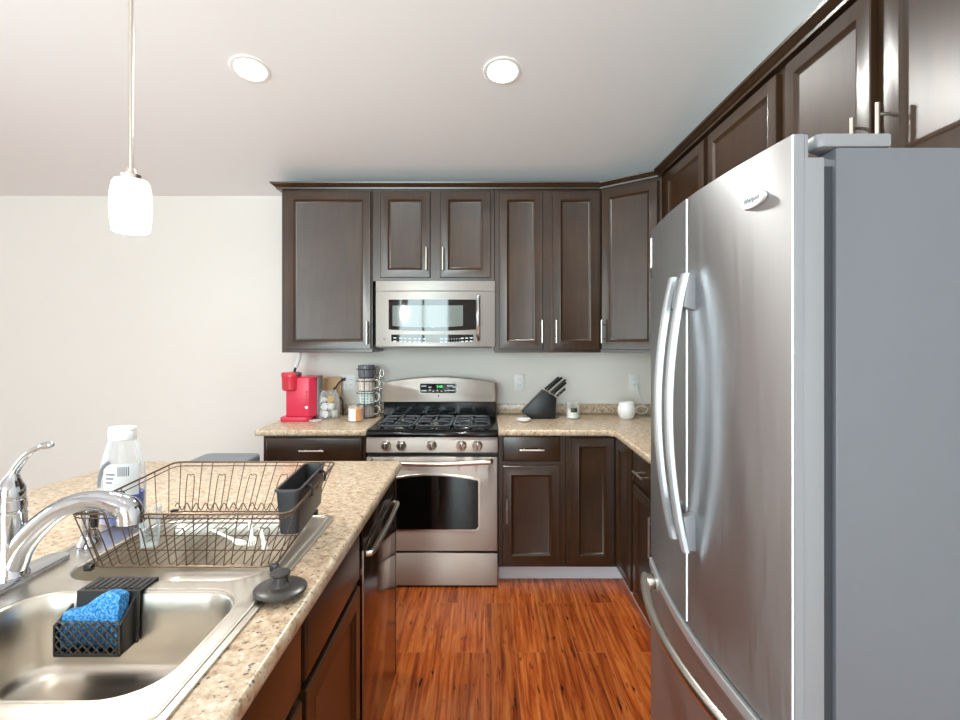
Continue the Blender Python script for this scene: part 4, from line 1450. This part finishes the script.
obj('button', MB().lathe([(0.010, 0), (0.009, 0.003), (0, 0.003)], (G(306.5, D - 0.06), D - 0.0602, V(407.5, D - 0.06)), 14, Matrix.Rotation(PI / 2, 4, 'X'), True, False), 'label_white', body, label='white power button')
# white cord end hanging from the cabinet
t = thing('cable', 'short white cable with black tip hanging under the left wall cabinet', 'cable', (G(297, 3.42), 3.42, 1.24))
obj('cord', MB().tube(smooth([(G(299, 3.42), 3.44, ZB - 0.0005), (G(297.5, 3.42), 3.43, 1.30), (G(295.6, 3.42), 3.42, V(367.5, 3.42))], 5), 0.014, 10), 'white_plastic', t)
obj('plug', MB().tube([(G(295.6, 3.42), 3.42, V(367.7, 3.42)), (G(294, 3.42), 3.417, V(373, 3.42))], 0.008, 10), 'black_plastic', t)

# pod jar
jd = 3.50
jx, jy = G(330, jd), jd - 0.03
jr = 0.072
t = thing('glass_jar', 'round glass jar full of white coffee pods beside the red coffee maker', 'jar', (jx, jy, C0))
jh = V(389.5, jd) - C0
obj('jar', MB().lathe([(jr * 0.9, C0), (jr, C0 + 0.015), (jr * 1.02, C0 + jh * 0.55), (jr * 0.9, C0 + jh * 0.82), (jr * 0.68, C0 + jh * 0.95), (jr * 0.70, C0 + jh), (jr * 0.66, C0 + jh), (jr * 0.64, C0 + jh * 0.95), (jr * 0.86, C0 + jh * 0.80), (jr * 0.97, C0 + jh * 0.55), (jr * 0.95, C0 + 0.018), (jr * 0.85, C0 + 0.005), (0, C0 + 0.005)], (jx, jy, 0), 32, None, True, False), 'clear_glass', t)
pods = [(-0.042, -0.012, 0.030, 0.3, 'white coffee pod lowest at the left in the glass jar'), (0.0, -0.043, 0.03, 1.2, 'white coffee pod low in front of the glass jar center'), (0.042, -0.014, 0.03, 2.0, 'white coffee pod lowest at the right in the glass jar'),
        (-0.024, -0.034, 0.078, 0.7, 'white coffee pod at mid height on the left in the jar'), (0.026, -0.032, 0.078, 2.6, 'white coffee pod at mid height on the right in the jar'),
        (-0.030, -0.022, 0.124, 1.5, 'white coffee pod near the jar top on its left side'), (0.004, 0.034, 0.03, 0.2, 'white coffee pod at the bottom back of the glass jar'), (0.004, 0.032, 0.08, 1.1, 'white coffee pod at mid height at the back of the jar'), (0.022, -0.024, 0.124, 0.4, 'gold-lidded coffee pod near the jar top on its right side')]
proto = None
for i, (dx, dy, dz, a, lab) in enumerate(pods):
    if i == 0:
        p = thing('coffee_pod', lab, 'coffee pod', (jx + dx, jy + dy, C0 + dz))
        c_ = obj('cup', MB().lathe([(0.016, -0.02), (0.0175, -0.018), (0.0215, 0.016), (0.0235, 0.0175), (0.0235, 0.0195)], (0, 0, 0), 18, None, True, True), 'white_plastic', p, local=True)
        f_ = obj('foil_lid', MB().lathe([(0.0232, 0.0197), (0.0225, 0.0205), (0, 0.0205)], (0, 0, 0), 18, None, True, False), 'white_ceramic', p, local=True)
        proto = p; protoch = [c_, f_]
    else:
        p = proto.copy(); COL.objects.link(p); p.location = (jx + dx, jy + dy, C0 + dz); p['label'] = lab
        for ch in protoch:
            c_ = ch.copy(); COL.objects.link(c_); c_.parent = p
    p['group'] = 'coffee pods in the jar'
    p.rotation_euler = (1.35 if i % 2 else -0.25, 0.3 * math.sin(i * 2), 0.8 * math.sin(a * 3))
    if 'gold' in lab:
        for ch in p.children:
            if ch.name.startswith('foil'):
                ch.data = ch.data.copy(); ch.data.materials[0] = M['gold']
        p.rotation_euler = (1.2, 0, 0.2)

# small white lid on the counter
tag(obj('saucer', MB().lathe([(0.030, C0), (0.040, C0 + 0.004), (0.041, C0 + 0.007), (0.034, C0 + 0.005), (0, C0 + 0.004)], (G(316, 3.34), 3.33, 0), 24, None, True, False), 'white_ceramic'), 'small flat white saucer in front of the coffee maker and pod jar', 'saucer')

# cutting board leaning on the backsplash
cb = MB()
cb.prism(rrect(-0.065, 0.065, 0, 0.262, 0.015, 4), -0.008, 0.008, 'y', 0.003, 2)
cb_o = obj('cutting_board', cb, 'tan_wood', local=True)
cut(cb_o, [MB().lathe([(0.011, -0.02), (0.011, 0.02)], (-0.045, 0, 0.235), 16, Matrix.Rotation(PI / 2, 4, 'X'))])
cb_o.location = (G(332, 3.64), 3.612, C0 + 0.003); cb_o.rotation_euler = (math.radians(-10), 0, 0)
tag(cb_o, 'tan wooden cutting board with a hang hole leaning behind the pod jar', 'cutting board')

# orange candle in a glass
D = 3.34
kx = G(356, D)
t = thing('candle', 'orange and white candle in a low glass in front of the mug tower', 'candle', (kx, D, C0))
obj('glass', MB().lathe([(0.042, C0), (0.046, C0 + 0.004), (0.047, C0 + 0.098), (0.0445, C0 + 0.098), (0.0435, C0 + 0.006), (0, C0 + 0.006)], (kx, D, 0), 28, None, True, False), 'clear_glass', t)
obj('wax', MB().lathe([(0.043, C0 + 0.0065), (0.043, C0 + 0.08), (0, C0 + 0.08)], (kx, D, 0), 28, None, True, False), 'orange_wax', t)
lbm = MB(); vv = []
for k in range(13):
    a = math.radians(-172 + 95 * k / 12)
    for z in (C0 + 0.006, C0 + 0.086):
        vv.append(Vector((kx + 0.0478 * math.cos(a), D + 0.0478 * math.sin(a), z)))
lbm._new(vv, [(2 * i, 2 * i + 2, 2 * i + 3, 2 * i + 1) for i in range(12)])
obj('label', lbm, 'label_white', t)

# mug tower
D = 3.50
mx0 = G(366.3, D)
t = thing('mug_rack', 'black wire rack holding a tower of four mugs beside the range', 'rack', (mx0, D, C0))
mr_ = 0.058
top_z = V(364.5, D)
st = MB()
for a in (30, 150, 270):
    x = mx0 + (mr_ + 0.006) * math.cos(math.radians(a)); y = D + (mr_ + 0.006) * math.sin(math.radians(a))
    st.tube([(x, y, C0 + 0.003), (x, y, top_z - 0.03)], 0.0022, 6)
for z in (C0 + 0.003, C0 + 0.084, C0 + 0.165, C0 + 0.246, top_z - 0.03):
    st.tube([(mx0 + (mr_ + 0.006) * math.cos(2 * PI * k / 24), D + (mr_ + 0.006) * math.sin(2 * PI * k / 24), z) for k in range(24)], 0.0022, 6, True)
obj('frame', st, 'black_plastic', t)
hooks = MB()
for k in range(4):
    z = C0 + 0.05 + 0.082 * k
    hooks.tube([(mx0 + 0.095 + 0.013 * math.cos(2 * PI * j / 16), D + 0.05, z + 0.026 * math.sin(2 * PI * j / 16)) for j in range(16)], 0.0013, 6, True)
hooks.tube([(mx0 + 0.079, D + 0.05, C0 + 0.003), (mx0 + 0.079, D + 0.05, top_z - 0.06)], 0.0016, 6)
hooks.tube([(mx0 + 0.079, D + 0.05, C0 + 0.003), (mx0 + 0.03, D + 0.05, C0 + 0.003)], 0.0025, 6)
obj('hook', hooks, 'nickel', t)
labs = [('mug_taupe', 'taupe patterned mug lowest in the mug tower'), ('mug_aqua', 'aqua dotted mug second from the bottom of the mug tower'), ('mug_dots', 'cream dotted mug just below the dark grey top mug'), ('mug_grey', 'dark grey mug topmost in the mug tower')]
mh = (top_z - C0 - 0.006) / 4
for k, (mm, lab) in enumerate(labs):
    z = C0 + 0.0052 + mh * k
    h_ = mh - 0.004
    t = thing('mug', lab, 'mug', (mx0, D, z), 'mugs in the tower')
    obj('cup', MB().lathe([(0.048, z), (0.054, z + 0.006), (0.056, z + h_), (0.052, z + h_), (0.050, z + 0.01), (0, z + 0.01)], (mx0, D, 0), 28, None, True, False), mm, t)
    obj('handle', MB().tube(smooth([(mx0 + 0.053, D, z + h_ * 0.82), (mx0 + 0.075, D, z + h_ * 0.86), (mx0 + 0.086, D, z + h_ * 0.55), (mx0 + 0.077, D, z + h_ * 0.24), (mx0 + 0.053, D, z + h_ * 0.2)], 5), 0.005, 8), mm, t)
# black plug and cord
t = thing('power_cord', 'black plug and looping cord from the left double outlet', 'cord', (ox1 - 0.02, WB - 0.03, oz1))
plx, plz = G(343.8, WB), V(379, WB)
obj('plug', MB().box(plx - 0.016, plx + 0.016, WB - 0.036, WB - 0.0085, plz - 0.011, plz + 0.011, 0.004, 2), 'black_plastic', t)
obj('cord', MB().tube(smooth([(plx, WB - 0.036, plz), (plx - 0.02, WB - 0.08, plz - 0.03), (plx - 0.045, WB - 0.115, plz - 0.09), (plx - 0.03, WB - 0.12, plz - 0.05), (plx - 0.02, WB - 0.12, plz - 0.10), (plx + 0.02, WB - 0.12, plz - 0.13), (plx + 0.03, WB - 0.13, plz - 0.18), (plx + 0.032, WB - 0.13, C0 + 0.006)], 6), 0.005, 8), 'black_plastic', t)

# ------------------------------------------------------------------ right counter things
# knife block
D = 3.48
t = thing('knife_block', 'slanted black knife block standing on the right countertop', 'knife block', (G(540, D), D, C0), None, 0.0)
out = [(G(531, D), C0), (G(554, D), C0), (G(555.5, D), V(397, D)), (G(543, D), V(389.5, D)), (G(521.5, D), V(411.5, D))]
obj('block', MB().prism(out, D - 0.055, D + 0.055, 'y', 0.003, 2), 'dark_plastic' if False else 'black_plastic', t)
p_a, p_b = Vector((G(543, D), 0, V(389.5, D))), Vector((G(555.5, D), 0, V(397, D)))
fd = (p_b - p_a).normalized()
kd = Vector((-fd.z, 0, fd.x)).normalized()
if kd.z < 0: kd = -kd
kd = (Vector((G(566, D), 0, V(377, D))) - Vector((G(548, D), 0, V(392.5, D)))).normalized()
kn = [(0.04, -0.02, 0.130, 'long black knife handle leftmost and highest in the block'), (0.27, 0.015, 0.140, 'black knife handle second from the left at the back of the block'), (0.50, -0.02, 0.140, 'black knife handle in the middle front of the block'), (0.72, 0.01, 0.125, 'black knife handle second from the right in the block'), (0.96, -0.025, 0.085, 'short black riveted knife handle lowest on the right of the block')]
for q, dy, ln, lab in kn:
    b0 = p_a + (p_b - p_a) * q + Vector((0, D + dy, 0)) + kd * 0.002
    t = thing('kitchen_knife', lab, 'knife', b0, 'knives in the block')
    obj('bolster', MB().tube([b0, b0 + kd * 0.006], 0.008, 8, False, 0.7), 'nickel', t)
    pth = [b0 + kd * 0.0062, b0 + kd * 0.04, b0 + kd * (ln - 0.02), b0 + kd * ln]
    hnd = obj('handle', MB().tube(pth, [0.009, 0.0105, 0.0118, 0.0095], 10, False, 0.75), 'black_plastic', t)
    if 'riveted' in lab:
        for f_ in (0.35, 0.7):
            obj('rivet', MB().sphere(b0 + kd * (ln * f_) + Vector((0, -0.0095, 0.0)), 0.003, (1, 1, 1), 8), 'nickel', hnd)
# dish
tag(obj('spoon_rest', MB().lathe([(0.025, C0), (0.045, C0 + 0.008), (0.048, C0 + 0.018), (0.044, C0 + 0.017), (0.03, C0 + 0.006), (0, C0 + 0.005)], (G(523.5, 3.33), 3.33, 0), 26, None, True, False), 'white_ceramic'), 'small shallow white dish in front of the knife block', 'dish')
# candle jar
D = 3.45
kx = G(573, D)
t = thing('candle', 'white candle in a clear glass jar with dark label right of the knife block', 'candle', (kx, D, C0))
hh = V(402, D) - C0
obj('glass', MB().lathe([(0.040, C0), (0.043, C0 + 0.004), (0.043, C0 + hh), (0.040, C0 + hh), (0.040, C0 + 0.006), (0, C0 + 0.006)], (kx, D, 0), 28, None, True, False), 'clear_glass', t)
obj('wax', MB().lathe([(0.0395, C0 + 0.0065), (0.0395, C0 + hh * 0.55), (0, C0 + hh * 0.55)], (kx, D, 0), 28, None, True, False), 'white_wax', t)
lbm = MB(); vv = []
for k in range(9):
    a = math.radians(-120 + 60 * k / 8)
    for z in (C0 + hh * 0.42, C0 + hh * 0.68):
        vv.append(Vector((kx + 0.0438 * math.cos(a), D + 0.0438 * math.sin(a), z)))
lbm._new(vv, [(2 * i, 2 * i + 2, 2 * i + 3, 2 * i + 1) for i in range(8)])
obj('label', lbm, 'dark_plastic', t)
# white warmer pot with its cord
D = 3.45
kx = G(626.5, D)
t = thing('wax_warmer', 'round white ceramic pot near the corner of the right countertop', 'pot', (kx, D, C0))
hh = V(402, D) - C0
obj('pot', MB().lathe([(0.036, C0), (0.048, C0 + 0.01), (0.060, C0 + hh * 0.45), (0.058, C0 + hh * 0.68), (0.050, C0 + hh * 0.9), (0.049, C0 + hh), (0.045, C0 + hh), (0.046, C0 + hh * 0.88), (0, C0 + hh * 0.8)], (kx, D, 0), 32, None, True, False), 'white_ceramic', t)
t = thing('power_cord', 'white plug and thin coiled cord beside the round white pot', 'cord', (ox3, WB - 0.03, oz3))
plx, plz = G(637.5, WB), oz3 + 0.02
obj('plug', MB().box(ox3 - 0.006, ox3 + 0.022, WB - 0.036, WB - 0.0085, oz3 - 0.034, oz3 - 0.008, 0.004, 2), 'white_plastic', t)
coil = [(ox3 + 0.01, WB - 0.036, oz3 - 0.02), (ox3 + 0.02, WB - 0.045, oz3 - 0.07), (ox3 + 0.04, WB - 0.05, oz3 - 0.13), (ox3 + 0.06, WB - 0.06, C0 + 0.05)]
for k in range(26):
    a = PI / 2 - 2 * PI * k / 12
    coil.append((ox3 + 0.03 + (0.045 - 0.0003 * k) * math.cos(a), WB - 0.065 - 0.0012 * k, C0 + 0.037 + 0.028 * math.sin(a)))
obj('cord', MB().tube(smooth(coil, 3), 0.0028, 6), 'white_plastic', t)

# ------------------------------------------------------------------ grey bin behind the island
t = thing('trash_bin', 'grey flat-lidded bin standing behind the island left of the base cabinet', 'bin', (-1.415, 2.72, 0))
obj('body', MB().prism(rrect(-1.555, -1.275, 2.50, 2.93, 0.04, 5), 0.002, 0.755, 'z', 0.01, 2, None, lambda e: abs(e.verts[0].co.z - e.verts[1].co.z) < 1e-5), 'bin_grey', t)
obj('lid', MB().prism(rrect(-1.572, -1.258, 2.485, 2.945, 0.05, 6), 0.7555, 0.80, 'z', 0.012, 3, None, lambda e: abs(e.verts[0].co.z - e.verts[1].co.z) < 1e-5), 'bin_grey', t)
